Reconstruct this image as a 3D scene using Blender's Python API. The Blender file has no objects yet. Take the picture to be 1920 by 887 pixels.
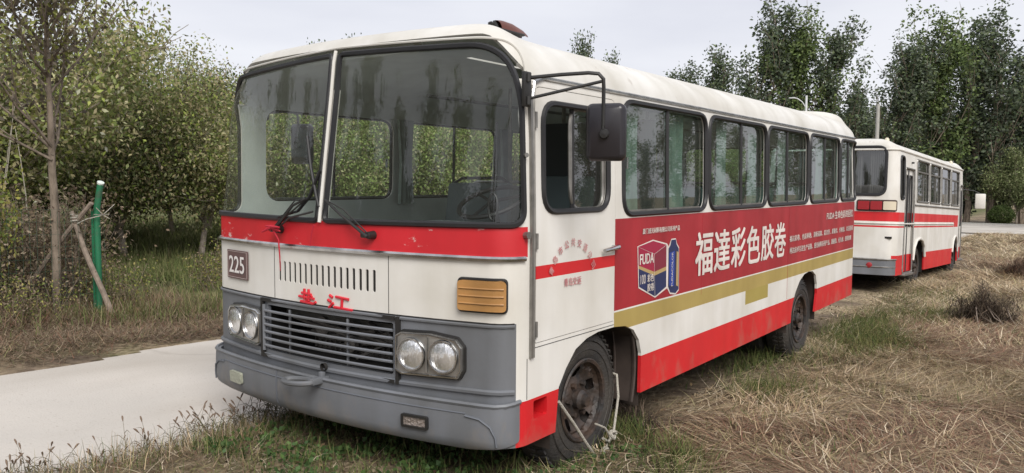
import bpy, bmesh, math, random
import numpy as np
from mathutils import Vector, Matrix
from mathutils.geometry import delaunay_2d_cdt
random.seed(5); RNG = np.random.default_rng(11)
SC = bpy.context.scene
COL = SC.collection
PI = math.pi

# ------------------------------------------------------------------ camera
cam_d = bpy.data.cameras.new('camera'); cam = bpy.data.objects.new('camera', cam_d); COL.objects.link(cam)
YAW, PITCH, ROLL = -.6259, -.0697, .0057
cf = Vector((math.sin(YAW)*math.cos(PITCH), math.cos(YAW)*math.cos(PITCH), math.sin(PITCH)))
cr0 = Vector((math.cos(YAW), -math.sin(YAW), 0)); cu0 = cr0.cross(cf)
cr = cr0*math.cos(ROLL)+cu0*math.sin(ROLL); cu = -cr0*math.sin(ROLL)+cu0*math.cos(ROLL)
M4 = Matrix(((cr.x, cu.x, -cf.x, 3.4824), (cr.y, cu.y, -cf.y, -3.1286), (cr.z, cu.z, -cf.z, 1.5543), (0, 0, 0, 1)))
cam.matrix_world = M4
cam_d.sensor_width = 36; cam_d.lens = 1494.5*36/1920; cam_d.clip_start = .05; cam_d.clip_end = 2000
SC.camera = cam

# ------------------------------------------------------------------ world, sun, exposure
SUN_EL, SUN_AZ = math.radians(42), math.radians(128)     # azimuth measured clockwise from +y
w = bpy.data.worlds.new('World'); SC.world = w; w.use_nodes = True
nt = w.node_tree; nt.nodes.clear()
def wn(t): return nt.nodes.new(t)
out = wn('ShaderNodeOutputWorld'); bg = wn('ShaderNodeBackground'); bg.inputs[1].default_value = .1
sky = wn('ShaderNodeTexSky'); sky.sky_type = 'NISHITA'; sky.sun_disc = False
sky.sun_elevation = SUN_EL; sky.sun_rotation = SUN_AZ; sky.air_density = 1; sky.dust_density = 3
tc = wn('ShaderNodeTexCoord'); mp = wn('ShaderNodeMapping'); mp.inputs['Scale'].default_value = (1.2, 1.2, 5)
nz = wn('ShaderNodeTexNoise'); nz.inputs['Scale'].default_value = 1.6; nz.inputs['Detail'].default_value = 5; nz.inputs['Roughness'].default_value = .5
cr_ = wn('ShaderNodeValToRGB')
cr_.color_ramp.elements[0].position = .3; cr_.color_ramp.elements[0].color = (4.6, 4.68, 5.2, 1)
cr_.color_ramp.elements[1].position = .75; cr_.color_ramp.elements[1].color = (6.1, 6.13, 6.4, 1)
mx = wn('ShaderNodeMixRGB'); mx.inputs[0].default_value = .93
nt.links.new(tc.outputs['Generated'], mp.inputs[0]); nt.links.new(mp.outputs[0], nz.inputs[0]); nt.links.new(nz.outputs[0], cr_.inputs[0])
nt.links.new(sky.outputs[0], mx.inputs[1]); nt.links.new(cr_.outputs[0], mx.inputs[2])
nt.links.new(mx.outputs[0], bg.inputs[0]); nt.links.new(bg.outputs[0], out.inputs[0])
sl = bpy.data.lights.new('sun', 'SUN'); sl.energy = 2.0; sl.angle = math.radians(32); sl.color = (1, .96, .9)
so = bpy.data.objects.new('sun', sl); COL.objects.link(so)
sd = Vector((math.sin(SUN_AZ)*math.cos(SUN_EL), math.cos(SUN_AZ)*math.cos(SUN_EL), math.sin(SUN_EL)))
so.rotation_euler = sd.to_track_quat('Z', 'Y').to_euler()
SC.view_settings.view_transform = 'Standard'; SC.view_settings.look = 'None'
SC.view_settings.exposure = 0.68; SC.view_settings.gamma = 1; SC.view_settings.use_curve_mapping = False
SC.render.engine = 'CYCLES'; SC.cycles.max_bounces = 10; SC.cycles.transparent_max_bounces = 24
SC.cycles.diffuse_bounces = 4; SC.cycles.glossy_bounces = 4

# ------------------------------------------------------------------ materials
def nodes(m):
    m.use_nodes = True; t = m.node_tree; b = t.nodes['Principled BSDF']; return t, b
def mat(name, col, rough=.5, metal=0, var=0, vscale=6, bump=0, bscale=20, col2=None, spec=None, stretch=(1, 1, 1), det=5, lo=.35, hi=.65):
    m = bpy.data.materials.new(name); t, b = nodes(m)
    b.inputs['Base Color'].default_value = (*col, 1); b.inputs['Roughness'].default_value = rough; b.inputs['Metallic'].default_value = metal
    if spec is not None: b.inputs['Specular IOR Level'].default_value = spec
    tcn = t.nodes.new('ShaderNodeTexCoord'); mpn = t.nodes.new('ShaderNodeMapping'); mpn.inputs['Scale'].default_value = stretch
    t.links.new(tcn.outputs['Object'], mpn.inputs[0])
    if var or col2:
        n = t.nodes.new('ShaderNodeTexNoise'); n.inputs['Scale'].default_value = vscale; n.inputs['Detail'].default_value = det
        t.links.new(mpn.outputs[0], n.inputs[0])
        r = t.nodes.new('ShaderNodeValToRGB'); c2 = col2 or tuple(c*(1-var) for c in col)
        r.color_ramp.elements[0].color = (*c2, 1); r.color_ramp.elements[1].color = (*col, 1)
        r.color_ramp.elements[0].position = lo; r.color_ramp.elements[1].position = hi
        t.links.new(n.outputs[0], r.inputs[0]); t.links.new(r.outputs[0], b.inputs['Base Color'])
    if bump:
        n2 = t.nodes.new('ShaderNodeTexNoise'); n2.inputs['Scale'].default_value = bscale; n2.inputs['Detail'].default_value = 4
        t.links.new(mpn.outputs[0], n2.inputs[0])
        bp = t.nodes.new('ShaderNodeBump'); bp.inputs['Strength'].default_value = bump; bp.inputs['Distance'].default_value = .02
        t.links.new(n2.outputs[0], bp.inputs['Height']); t.links.new(bp.outputs[0], b.inputs['Normal'])
    return m
def paint(name, col, rough=.35, chips=None, chip_amt=.66, dirt=.12, rust=.0):
    """old brushed enamel: large soft dirt, fine vertical streaks, a slightly dented surface, optional flaked patches"""
    m = bpy.data.materials.new(name); t, b = nodes(m); L = t.links.new
    tcn = t.nodes.new('ShaderNodeTexCoord')
    def noise(scale, detail, st):
        mp_ = t.nodes.new('ShaderNodeMapping'); mp_.inputs['Scale'].default_value = st; L(tcn.outputs['Object'], mp_.inputs[0])
        n = t.nodes.new('ShaderNodeTexNoise'); n.inputs['Scale'].default_value = scale; n.inputs['Detail'].default_value = detail; L(mp_.outputs[0], n.inputs[0]); return n
    def ramp(src, a, b_, ca, cb):
        r = t.nodes.new('ShaderNodeValToRGB'); r.color_ramp.elements[0].position = a; r.color_ramp.elements[1].position = b_
        r.color_ramp.elements[0].color = (*ca, 1); r.color_ramp.elements[1].color = (*cb, 1); L(src, r.inputs[0]); return r
    n1 = noise(1.7, 6, (1, 1, 1)); n2 = noise(5, 5, (1, 1, .12)); 
    dk = tuple(c*(1-dirt)*k for c, k in zip(col, (1, .985, .95)))
    r1 = ramp(n1.outputs[0], .35, .6, dk, col)
    r2 = ramp(n2.outputs[0], .3, .62, (1-dirt*.9, 1-dirt*.95, 1-dirt*1.1), (1, 1, 1))
    mul = t.nodes.new('ShaderNodeMixRGB'); mul.blend_type = 'MULTIPLY'; mul.inputs[0].default_value = 1
    L(r1.outputs[0], mul.inputs[1]); L(r2.outputs[0], mul.inputs[2]); cur = mul.outputs[0]
    if rust:
        n4 = noise(9, 8, (1, 1, .5)); r4 = ramp(n4.outputs[0], .66, .72, (0, 0, 0), (rust, rust, rust))
        mr = t.nodes.new('ShaderNodeMixRGB'); L(r4.outputs[0], mr.inputs[0]); L(cur, mr.inputs[1]); mr.inputs[2].default_value = (.16, .09, .05, 1); cur = mr.outputs[0]
    sp = t.nodes.new('ShaderNodeSeparateXYZ'); L(tcn.outputs['Object'], sp.inputs[0]); mz = t.nodes.new('ShaderNodeMapRange'); mz.inputs[1].default_value = .75; mz.inputs[2].default_value = .15; mz.inputs[3].default_value = -.28; mz.inputs[4].default_value = .22; L(sp.outputs[2], mz.inputs[0])
    nm = noise(6, 8, (1, 1, .6)); nm.inputs['Roughness'].default_value = .65; ad = t.nodes.new('ShaderNodeMath'); ad.operation = 'ADD'; L(nm.outputs[0], ad.inputs[0]); L(mz.outputs[0], ad.inputs[1])
    rm = ramp(ad.outputs[0], .60, .86, (0, 0, 0), (.45, .45, .45)); mm = t.nodes.new('ShaderNodeMixRGB'); L(rm.outputs[0], mm.inputs[0]); L(cur, mm.inputs[1]); mm.inputs[2].default_value = (.27, .215, .16, 1); cur = mm.outputs[0]
    if chips:
        n3 = noise(7, 9, (.55, .55, 1)); n3.inputs['Roughness'].default_value = .75
        r3 = ramp(n3.outputs[0], chip_amt, chip_amt+.035, (0, 0, 0), (.8, .8, .8))
        mc = t.nodes.new('ShaderNodeMixRGB'); L(r3.outputs[0], mc.inputs[0]); L(cur, mc.inputs[1]); mc.inputs[2].default_value = (*chips, 1); cur = mc.outputs[0]
    L(cur, b.inputs['Base Color'])
    rr = ramp(n1.outputs[0], .3, .7, (rough+.2,)*3, (rough,)*3); L(rr.outputs[0], b.inputs['Roughness'])
    nb = noise(1.4, 2, (1, 1, 1)); nb2 = noise(40, 3, (1, 1, 1))
    bp = t.nodes.new('ShaderNodeBump'); bp.inputs['Strength'].default_value = .6; bp.inputs['Distance'].default_value = .04; L(nb.outputs[0], bp.inputs['Height'])
    bp2 = t.nodes.new('ShaderNodeBump'); bp2.inputs['Strength'].default_value = .12; bp2.inputs['Distance'].default_value = .004; L(nb2.outputs[0], bp2.inputs['Height']); L(bp.outputs[0], bp2.inputs['Normal'])
    L(bp2.outputs[0], b.inputs['Normal'])
    return m
def glassmat(name, tint, r0=.1, wav=.0):
    m = bpy.data.materials.new(name); m.use_nodes = True; t = m.node_tree; t.nodes.clear(); L = t.links.new
    o = t.nodes.new('ShaderNodeOutputMaterial'); mixn = t.nodes.new('ShaderNodeMixShader'); tr = t.nodes.new('ShaderNodeBsdfTransparent'); gl = t.nodes.new('ShaderNodeBsdfGlossy')
    lw = t.nodes.new('ShaderNodeLayerWeight'); lw.inputs[0].default_value = .5      # same reflectance from both sides of the sheet
    pw = t.nodes.new('ShaderNodeMath'); pw.operation = 'POWER'; L(lw.outputs['Facing'], pw.inputs[0]); pw.inputs[1].default_value = 4.5
    fr = t.nodes.new('ShaderNodeMapRange'); fr.inputs[3].default_value = r0; fr.inputs[4].default_value = 1; L(pw.outputs[0], fr.inputs[0]); tr.inputs[0].default_value = (*tint, 1); gl.inputs['Roughness'].default_value = .015
    df = t.nodes.new('ShaderNodeBsdfDiffuse'); df.inputs[0].default_value = (.4, .38, .33, 1)       # a film of dust
    tcn = t.nodes.new('ShaderNodeTexCoord'); nn = t.nodes.new('ShaderNodeTexNoise'); nn.inputs['Scale'].default_value = 2.5; nn.inputs['Detail'].default_value = 6; L(tcn.outputs['Object'], nn.inputs[0])
    ma = t.nodes.new('ShaderNodeMath'); ma.operation = 'MULTIPLY'; L(nn.outputs[0], ma.inputs[0]); ma.inputs[1].default_value = .12
    ma.inputs[1].default_value = .06
    sb = t.nodes.new('ShaderNodeMath'); sb.operation = 'SUBTRACT'; sb.inputs[0].default_value = 1.12; L(lw.outputs['Facing'], sb.inputs[1]); dv = t.nodes.new('ShaderNodeMath'); dv.operation = 'DIVIDE'; dv.use_clamp = True; L(ma.outputs[0], dv.inputs[0]); L(sb.outputs[0], dv.inputs[1]); ma = dv      # the film is thicker along a slanting line of sight
    m2 = t.nodes.new('ShaderNodeMixShader'); L(ma.outputs[0], m2.inputs[0]); L(tr.outputs[0], m2.inputs[1]); L(df.outputs[0], m2.inputs[2])
    if wav:
        n = t.nodes.new('ShaderNodeTexNoise'); n.inputs['Scale'].default_value = 1.8; L(tcn.outputs['Object'], n.inputs[0])
        bp = t.nodes.new('ShaderNodeBump'); bp.inputs['Strength'].default_value = wav; bp.inputs['Distance'].default_value = .02
        L(n.outputs[0], bp.inputs['Height']); L(bp.outputs[0], gl.inputs['Normal'])
    L(fr.outputs[0], mixn.inputs[0]); L(m2.outputs[0], mixn.inputs[1]); L(gl.outputs[0], mixn.inputs[2]); L(mixn.outputs[0], o.inputs[0])
    return m
def colmat(name, rough=.8, trans=.3, gain=1.0, fuzz=.0):
    """leaf and straw material: per-blade colour from the mesh attribute, partly translucent"""
    m = bpy.data.materials.new(name); m.use_nodes = True; t = m.node_tree; t.nodes.clear(); L = t.links.new
    o = t.nodes.new('ShaderNodeOutputMaterial'); at = t.nodes.new('ShaderNodeAttribute'); at.attribute_name = 'Col'
    p = t.nodes.new('ShaderNodeBsdfPrincipled'); p.inputs['Roughness'].default_value = rough; p.inputs['Specular IOR Level'].default_value = .25
    L(at.outputs[0], p.inputs['Base Color'])
    if trans:
        tl = t.nodes.new('ShaderNodeBsdfTranslucent'); L(at.outputs[0], tl.inputs[0]); mixn = t.nodes.new('ShaderNodeMixShader'); mixn.inputs[0].default_value = trans
        L(p.outputs[0], mixn.inputs[1]); L(tl.outputs[0], mixn.inputs[2]); L(mixn.outputs[0], o.inputs[0])
    else: L(p.outputs[0], o.inputs[0])
    return m

CHIP = (.62, .5, .47)
WHITE = paint('white_enamel', (.735, .72, .685), .38, dirt=.13)
ROOFW = paint('roof_enamel', (.66, .648, .615), .42, dirt=.16, rust=.25)
RED = paint('red_enamel', (.62, .018, .024), .35, dirt=.12)
REDW = paint('worn_red_enamel', (.60, .02, .03), .38, chips=CHIP, chip_amt=.60, dirt=.15)
ADRED = paint('banner_red', (.37, .020, .030), .42, dirt=.18)
GOLD = paint('gold_band', (.40, .30, .095), .45, dirt=.12)
GOLD2 = paint('gold_patch', (.36, .285, .075), .5, dirt=.05)
GREY = paint('grey_enamel', (.165, .175, .195), .42, dirt=.2)
LINING = mat('lining', (.60, .64, .61), .6, var=.1)
CHROME = mat('chrome', (.62, .62, .62), .25, 1, var=.35, vscale=12)
STEEL = mat('dull_steel', (.32, .31, .29), .45, .8, var=.3, vscale=15)
RUBBER = mat('rubber', (.018, .018, .02), .5, var=.3)
TYRE = mat('tyre_rubber', (.022, .021, .021), .7, col2=(.05, .043, .036), vscale=5, bump=.4, bscale=60)
RIMM = mat('rusty_black_rim', (.022, .021, .021), .55, col2=(.06, .038, .027), vscale=9, bump=.5, bscale=30)
DARK = mat('dark_underbody', (.02, .018, .016), .8, var=.4)
BROWN = mat('dirty_brown_metal', (.06, .045, .038), .6, var=.4, vscale=7)
BLACKM = mat('black_metal', (.022, .021, .02), .45, var=.3)
PLASTIC = mat('black_plastic', (.02, .018, .022), .3)
AMBER = mat('amber_plastic', (.42, .22, .075), .3, var=.25, bump=.3, bscale=8)
CREAM = mat('cream_plastic', (.62, .55, .42), .35)
REDP = mat('red_plastic', (.30, .02, .025), .3)
RUSTP = mat('rust_red_plastic', (.13, .035, .02), .4, var=.3)
LENS = mat('lens_glass', (.88, .88, .88), .16, .75, bump=.35, bscale=22, stretch=(3, 3, .6), var=.25, vscale=8)
REFL = mat('reflector', (.8, .8, .8), .1, 1)
PLATE = mat('plate_brown', (.145, .088, .085), .5, var=.15)
PLATEW = mat('plate_white', (.75, .72, .70), .5)
GREYD = mat('grey_dash', (.09, .11, .115), .6)
SEATM = mat('seat_green', (.05, .09, .08), .6, var=.3)
CURT = mat('curtain_green', (.25, .31, .28), .8, var=.25, vscale=9)
INKR = mat('red_lettering', (.50, .13, .15), .6, col2=(.66, .40, .38), vscale=14)
LOGOR = mat('logo_red', (.58, .015, .03), .45)
INKW = mat('white_lettering', (.76, .69, .64), .6, var=.22, vscale=7)
BLUE = mat('print_navy', (.02, .03, .10), .5, var=.2)
BLUE2 = mat('print_blue', (.02, .05, .28), .5)
PRED = mat('print_red', (.32, .015, .05), .5)
PRED2 = mat('print_dark_red', (.20, .02, .04), .5)
PGOLD = mat('print_gold', (.42, .30, .13), .5)
GLASS_F = glassmat('windscreen_glass', (.90, .94, .92), .07, .03)
GLASS_S = glassmat('side_glass', (.66, .80, .74), .17, .04)
GLASS_D = glassmat('dark_rear_glass', (.42, .44, .44), .14, .06)
HEADG = glassmat('lamp_glass', (.95, .95, .95), .06)
ROPE = mat('rope', (.45, .42, .36), .9, bump=.8, bscale=120)
CLOTH = mat('red_cloth', (.42, .012, .03), .8)

# ------------------------------------------------------------------ object helpers
def tag(o, label=None, cat=None, group=None, kind=None):
    if label: o['label'] = label
    if cat: o['category'] = cat
    if group: o['group'] = group
    if kind: o['kind'] = kind
    return o
def empty(name, loc, label, cat, group=None):
    o = bpy.data.objects.new(name, None); COL.objects.link(o); o.location = loc; o.empty_display_size = .3
    return tag(o, label, cat, group)
OFF = {}      # root name -> shift that lets children be written in scene coordinates
def link(name, me, parent=None):
    o = bpy.data.objects.new(name, me); COL.objects.link(o)
    if parent is not None:
        o.parent = parent
        if parent.type == 'EMPTY' and parent.name in OFF: o.location = [-c for c in parent.location]
    return o
class MB:
    def __init__(s): s.v = []; s.f = []; s.m = []
    def add(s, vs, fs, m=0):
        k = len(s.v); s.v += [tuple(p) for p in vs]; s.f += [tuple(i+k for i in f) for f in fs]; s.m += [m]*len(fs)
    def box(s, c, d, m=0, rot=None, bev=.0):
        x, y, z = [q/2 for q in d]
        if bev:
            bm = bmesh.new(); bmesh.ops.create_cube(bm, size=1)
            for v in bm.verts: v.co = (v.co.x*d[0], v.co.y*d[1], v.co.z*d[2])
            bmesh.ops.bevel(bm, geom=bm.edges[:], offset=bev, segments=2, affect='EDGES', profile=.5)
            bm.verts.index_update(); vs = [v.co.copy() for v in bm.verts]; fs = [[v.index for v in f.verts] for f in bm.faces]; bm.free()
        else:
            vs = [Vector((a*x, b*y, e*z)) for a in (-1, 1) for b in (-1, 1) for e in (-1, 1)]
            fs = [(0, 1, 3, 2), (4, 6, 7, 5), (0, 4, 5, 1), (2, 3, 7, 6), (0, 2, 6, 4), (1, 5, 7, 3)]
        if rot is not None: vs = [rot @ v for v in vs]
        s.add([v+Vector(c) for v in vs], fs, m)
    def tube(s, pts, r, n=6, closed=False, m=0, flat=None, caps=True):
        pts = [Vector(p) for p in pts]; N = len(pts)
        rs = r if hasattr(r, '__len__') else [r]*N
        def tan(i):
            a = pts[(i-1) % N] if (closed or i > 0) else pts[i]; b = pts[(i+1) % N] if (closed or i < N-1) else pts[i]
            d = b-a; return d.normalized() if d.length > 1e-9 else Vector((0, 0, 1))
        t0 = tan(0); nrm = t0.orthogonal().normalized(); rings = []
        for i in range(N):
            t1 = tan(i); nrm = (nrm - t1*nrm.dot(t1)); nrm = nrm.normalized() if nrm.length > 1e-6 else t1.orthogonal().normalized()
            bn = t1.cross(nrm); rings.append([pts[i]+(nrm*math.cos(2*PI*k/n)+bn*math.sin(2*PI*k/n))*rs[i] for k in range(n)])
        vs = [p for rr in rings for p in rr]; fs = []
        for i in range(N if closed else N-1):
            j = (i+1) % N; best = 0
            if closed and j == 0:
                best = min(range(n), key=lambda q: sum((rings[i][k]-rings[0][(k+q) % n]).length for k in range(n)))
            for k in range(n):
                fs.append((i*n+k, i*n+(k+1) % n, j*n+(k+1+best) % n, j*n+(k+best) % n))
        if not closed and caps: fs += [tuple(range(n-1, -1, -1)), tuple((N-1)*n+k for k in range(n))]
        s.add(vs, fs, m)
    def lathe(s, prof, O, X, Y, Z, n=32, m=0):
        """prof: (radius, height along Z)"""
        O, X, Y, Z = map(Vector, (O, X, Y, Z)); vs = []; fs = []
        for (r, h) in prof:
            for k in range(n): a = 2*PI*k/n; vs.append(O+X*(r*math.cos(a))+Y*(r*math.sin(a))+Z*h)
        for i in range(len(prof)-1):
            for k in range(n): fs.append((i*n+k, i*n+(k+1) % n, (i+1)*n+(k+1) % n, (i+1)*n+k))
        s.add(vs, fs, m)
    def build(s, name, mats, parent=None, smooth=True, angle=40):
        me = bpy.data.meshes.new(name); me.from_pydata(s.v, [], s.f)
        if not isinstance(mats, (list, tuple)): mats = [mats]
        for q in mats: me.materials.append(q)
        me.polygons.foreach_set('material_index', s.m)
        bm = bmesh.new(); bm.from_mesh(me); bmesh.ops.recalc_face_normals(bm, faces=bm.faces); bm.to_mesh(me); bm.free()
        if smooth:
            me.polygons.foreach_set('use_smooth', [True]*len(me.polygons)); me.set_sharp_from_angle(angle=math.radians(angle))
        return link(name, me, parent)

# ------------------------------------------------------------------ bus body surface  M(u, v): u runs round the plan from the middle of the near end, v up the wall
def smoothpts(xs, ys):
    xs = np.array(xs, float); ys = np.array(ys, float); X = np.linspace(xs[0], xs[-1], 160); Y = np.interp(X, xs, ys)
    for _ in range(3):
        Y2 = Y.copy(); Y2[1:-1] = (Y[:-2]+Y[1:-1]*2+Y[2:])/4; Y = Y2
        for _k in range(4): Y[1:-1] = (Y[:-2]+Y[1:-1]*2+Y[2:])/4
    return X, Y
class Shape:
    def __init__(s, W, y0, bow, xc, yEnd, r2, zr, zb, leanF, tum, side, front, med):
        s.W, s.zr, s.zb, s.leanF, s.tum, s.med = W, zr, zb, leanF, tum, med
        P = []
        for i in range(61): x = xc*i/60; P.append((x, y0+bow*(x/xc)**2))
        th0 = math.atan(2*bow/xc); r = (W-xc)/(1-math.sin(th0)); cx = W-r; cy = P[-1][1]+r*math.cos(th0)
        for i in range(1, 25):
            th = th0+(PI/2-th0)*i/24; P.append((cx+r*math.sin(th), cy-r*math.cos(th)))
        s.yS = P[-1][1]; s.nside0 = len(P)-1
        for i in range(1, 101): P.append((W, s.yS+(yEnd-r2-s.yS)*i/100))
        for i in range(1, 17): th = PI/2*i/16; P.append((W-r2+r2*math.cos(th), yEnd-r2+r2*math.sin(th)))
        for i in range(1, 31): P.append(((W-r2)*(1-i/30), yEnd+.04*(1-(1-i/30)**2)))
        s.P = np.array(P); d = np.hypot(*np.diff(s.P, axis=0).T); s.L = np.concatenate([[0], np.cumsum(d)]); s.uS = s.L[s.nside0]; s.uMax = s.L[-1]
        s.side = [smoothpts(side[0], side[1]), smoothpts(side[0], side[2])]; s.front = [smoothpts(front[0], front[1]), smoothpts(front[0], front[2])]
    def ux(s, x): return math.copysign(float(np.interp(abs(x), s.P[:s.nside0+1, 0], s.L[:s.nside0+1])), x)
    def uy(s, y): return s.uS+(y-s.yS)
    def base(s, u, v):
        k = max(0, min(1, (v-s.zr+.25)/.45)); w_ = .24*k*k*(3-2*k)       # corners get rounder towards the roof
        if w_ < .004 or abs(u) > s.uS+.35 and abs(u) < s.uMax-.6: return s.base0(u, v)
        w_ = min(w_, max(0, s.uMax-abs(u))); p = Vector((0, 0, 0)); tot = 0
        for i in range(-4, 5):
            c = 1-abs(i)/5; p += s.base0(u+w_*i/4, v)*c; tot += c
        return p/tot
    def base0(s, u, v):
        a = abs(u); sg = 1 if u >= 0 else -1
        a = min(a, s.uMax); x = float(np.interp(a, s.L, s.P[:, 0])); y = float(np.interp(a, s.L, s.P[:, 1]))
        e = .01; x1, x2 = np.interp([a-e, a+e], s.L, s.P[:, 0]); y1, y2 = np.interp([a-e, a+e], s.L, s.P[:, 1])
        tx, ty = x2-x1, y2-y1; l = math.hypot(tx, ty) or 1; nx, ny = ty/l, -tx/l
        if a < .012: nx, ny = 0, -1
        f = max(0, min(1, abs(ny)*1.05)); f = f*f*(3-2*f)
        vv = min(v, s.zr); inn = (f*s.leanF+(1-f)*s.tum)*max(0, vv-s.zb)
        x -= nx*inn; y -= ny*inn; z = vv
        if v > s.zr:
            e = v-s.zr
            sF = np.interp(e, *s.front[0]); zF = np.interp(e, *s.front[1]); sS = np.interp(e, *s.side[0]); zS = np.interp(e, *s.side[1])
            q = f*sF+(1-f)*sS; z = s.zr+f*zF+(1-f)*zS
            ty_ = min(max(y, s.med[0]), s.med[1]); x, y = x+(0-x)*q, y+(ty_-y)*q
        return Vector((sg*x, y, z))
    def frame(s, u, v):
        h = .004; p = s.base(u, v); a = s.base(u+h, v)-s.base(u-h, v); b = s.base(u, v+h)-s.base(u, v-h)
        if a.length < 1e-7: a = Vector((1, 0, 0))
        if b.length < 1e-7: b = Vector((0, 0, 1))
        a.normalize(); b.normalize(); n = a.cross(b).normalized(); return p, a, b, n
    def M(s, u, v, off=0):
        if off == 0: return s.base(u, v)
        p, a, b, n = s.frame(u, v); return p+n*off

def rpoly(pts, rad, n=6):
    """round the corners of a polygon; rad is one radius or one per corner"""
    N = len(pts); rad = rad if hasattr(rad, '__len__') else [rad]*N; out = []
    for i in range(N):
        p = Vector(pts[i]); a = Vector(pts[i-1])-p; b = Vector(pts[(i+1) % N])-p; r = rad[i]
        if r <= 0: out.append(tuple(p)); continue
        an = a.normalized(); bn = b.normalized(); half = an.angle(bn)/2; t = min(r/math.tan(half), a.length*.49, b.length*.49)
        A = p+an*t; B = p+bn*t
        for k in range(n+1):
            q = k/n; out.append(tuple(A*(1-q)**2+p*(2*q*(1-q))+B*q*q))
    return out
def rrect(u0, u1, v0, v1, r): return rpoly([(u0, v0), (u1, v0), (u1, v1), (u0, v1)], r)
def inset(poly, d):
    N = len(poly); out = []
    ar = sum(poly[i][0]*poly[(i+1) % N][1]-poly[(i+1) % N][0]*poly[i][1] for i in range(N)); sg = 1 if ar > 0 else -1
    for i in range(N):
        a = Vector(poly[i-1]); p = Vector(poly[i]); b = Vector(poly[(i+1) % N]); t = (b-a)
        if t.length < 1e-9: out.append(poly[i]); continue
        t.normalize(); out.append((p.x-t.y*d*sg, p.y+t.x*d*sg))
    return out
def inside(p, poly):
    x, y = p; c = False; j = len(poly)-1
    for i in range(len(poly)):
        xi, yi = poly[i]; xj, yj = poly[j]
        if (yi > y) != (yj > y) and x < (xj-xi)*(y-yi)/(yj-yi)+xi: c = not c
        j = i
    return c
def tri2d(outer, holes=(), us=(), vs=()):
    V = []; Ed = []
    for L in [outer]+list(holes):
        k = len(V); V += [Vector(p) for p in L]; Ed += [(k+i, k+(i+1) % len(L)) for i in range(len(L))]
    u0 = min(p[0] for p in outer); u1 = max(p[0] for p in outer); v0 = min(p[1] for p in outer); v1 = max(p[1] for p in outer)
    for u in us:
        if u0+1e-4 < u < u1-1e-4: V += [Vector((u, v0)), Vector((u, v1))]; Ed.append((len(V)-2, len(V)-1))
    for v in vs:
        if v0+1e-4 < v < v1-1e-4: V += [Vector((u0, v)), Vector((u1, v))]; Ed.append((len(V)-2, len(V)-1))
    r = delaunay_2d_cdt(V, Ed, [], 0, 1e-6); vo, fo = r[0], r[2]; faces = []
    for f in fo:
        c = (sum(vo[i].x for i in f)/3, sum(vo[i].y for i in f)/3)
        if not inside(c, outer) or any(inside(c, h) for h in holes): continue
        ar = (vo[f[1]].x-vo[f[0]].x)*(vo[f[2]].y-vo[f[0]].y)-(vo[f[2]].x-vo[f[0]].x)*(vo[f[1]].y-vo[f[0]].y)
        faces.append(tuple(f) if ar > 0 else tuple(reversed(f)))
    return [tuple(v) for v in vo], faces
def sheet(name, S, outer, holes, us, vs, mats, parent, matfn=None, thick=0, off=0, fn=None, smooth=True, lining=None):
    vo, faces = tri2d(outer, holes, us, vs)
    used = sorted({i for f in faces for i in f}); re = {k: i for i, k in enumerate(used)}
    fn = fn or (lambda u, v: S.M(u, v, off))
    P = [Vector(fn(*vo[i])) for i in used]; FF = [tuple(re[i] for i in f) for f in faces]; MI = [matfn(sum(vo[i][0] for i in f)/3, sum(vo[i][1] for i in f)/3) if matfn else 0 for f in faces]
    if thick:
        n0 = len(P); NN = [Vector((0, 0, 0)) for _ in P]
        for f in FF:
            q = (P[f[1]]-P[f[0]]).cross(P[f[2]]-P[f[0]])
            for i in f: NN[i] += q
        cnt = {}
        for k, f in enumerate(FF):
            for a, b in ((f[0], f[1]), (f[1], f[2]), (f[2], f[0])): cnt.setdefault((min(a, b), max(a, b)), []).append((a, b, k))
        IN = [p-(n.normalized() if n.length > 0 else n)*thick for p, n in zip(P, NN)]; lin = (len(mats) if isinstance(mats, (list, tuple)) else 1) if lining else 0
        F2 = [(f[2]+n0, f[1]+n0, f[0]+n0) for f in FF]; M2 = [lin if lining else m_ for m_ in MI]; allP = P+IN
        for e, L_ in cnt.items():
            if len(L_) == 1:
                a, b, k = L_[0]; q = len(allP); allP += [P[a], P[b], IN[b], IN[a]]; F2.append((q+3, q+2, q+1, q)); M2.append(MI[k])
        P, FF, MI = allP, FF+F2, MI+M2
    me = bpy.data.meshes.new(name); me.from_pydata([tuple(p) for p in P], [], FF)
    mats = mats if isinstance(mats, (list, tuple)) else [mats]
    for q in mats: me.materials.append(q)
    if lining: me.materials.append(lining)
    me.polygons.foreach_set('material_index', MI)
    if smooth:
        me.polygons.foreach_set('use_smooth', [True]*len(me.polygons)); me.set_sharp_from_angle(angle=math.radians(50))
    return link(name, me, parent)
def resample(poly, step, closed=True):
    out = []; N = len(poly)
    for i in range(N if closed else N-1):
        a = Vector(poly[i]); b = Vector(poly[(i+1) % N]); k = max(1, int((b-a).length/step))
        out += [tuple(a.lerp(b, j/k)) for j in range(k)]
    if not closed: out.append(tuple(poly[-1]))
    return out
def trim(name, S, poly, r, m, parent, closed=True, off=0, step=.06, n=6, mbx=None):
    mb = mbx or MB(); mb.tube([S.M(u, v, off) for u, v in resample(poly, step, closed)], r, n, closed)
    if mbx is None: return mb.build(name, m, parent)
def fr(a, b, st): n = max(1, int(round((b-a)/st))); return [a+(b-a)*i/n for i in range(n+1)]

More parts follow.
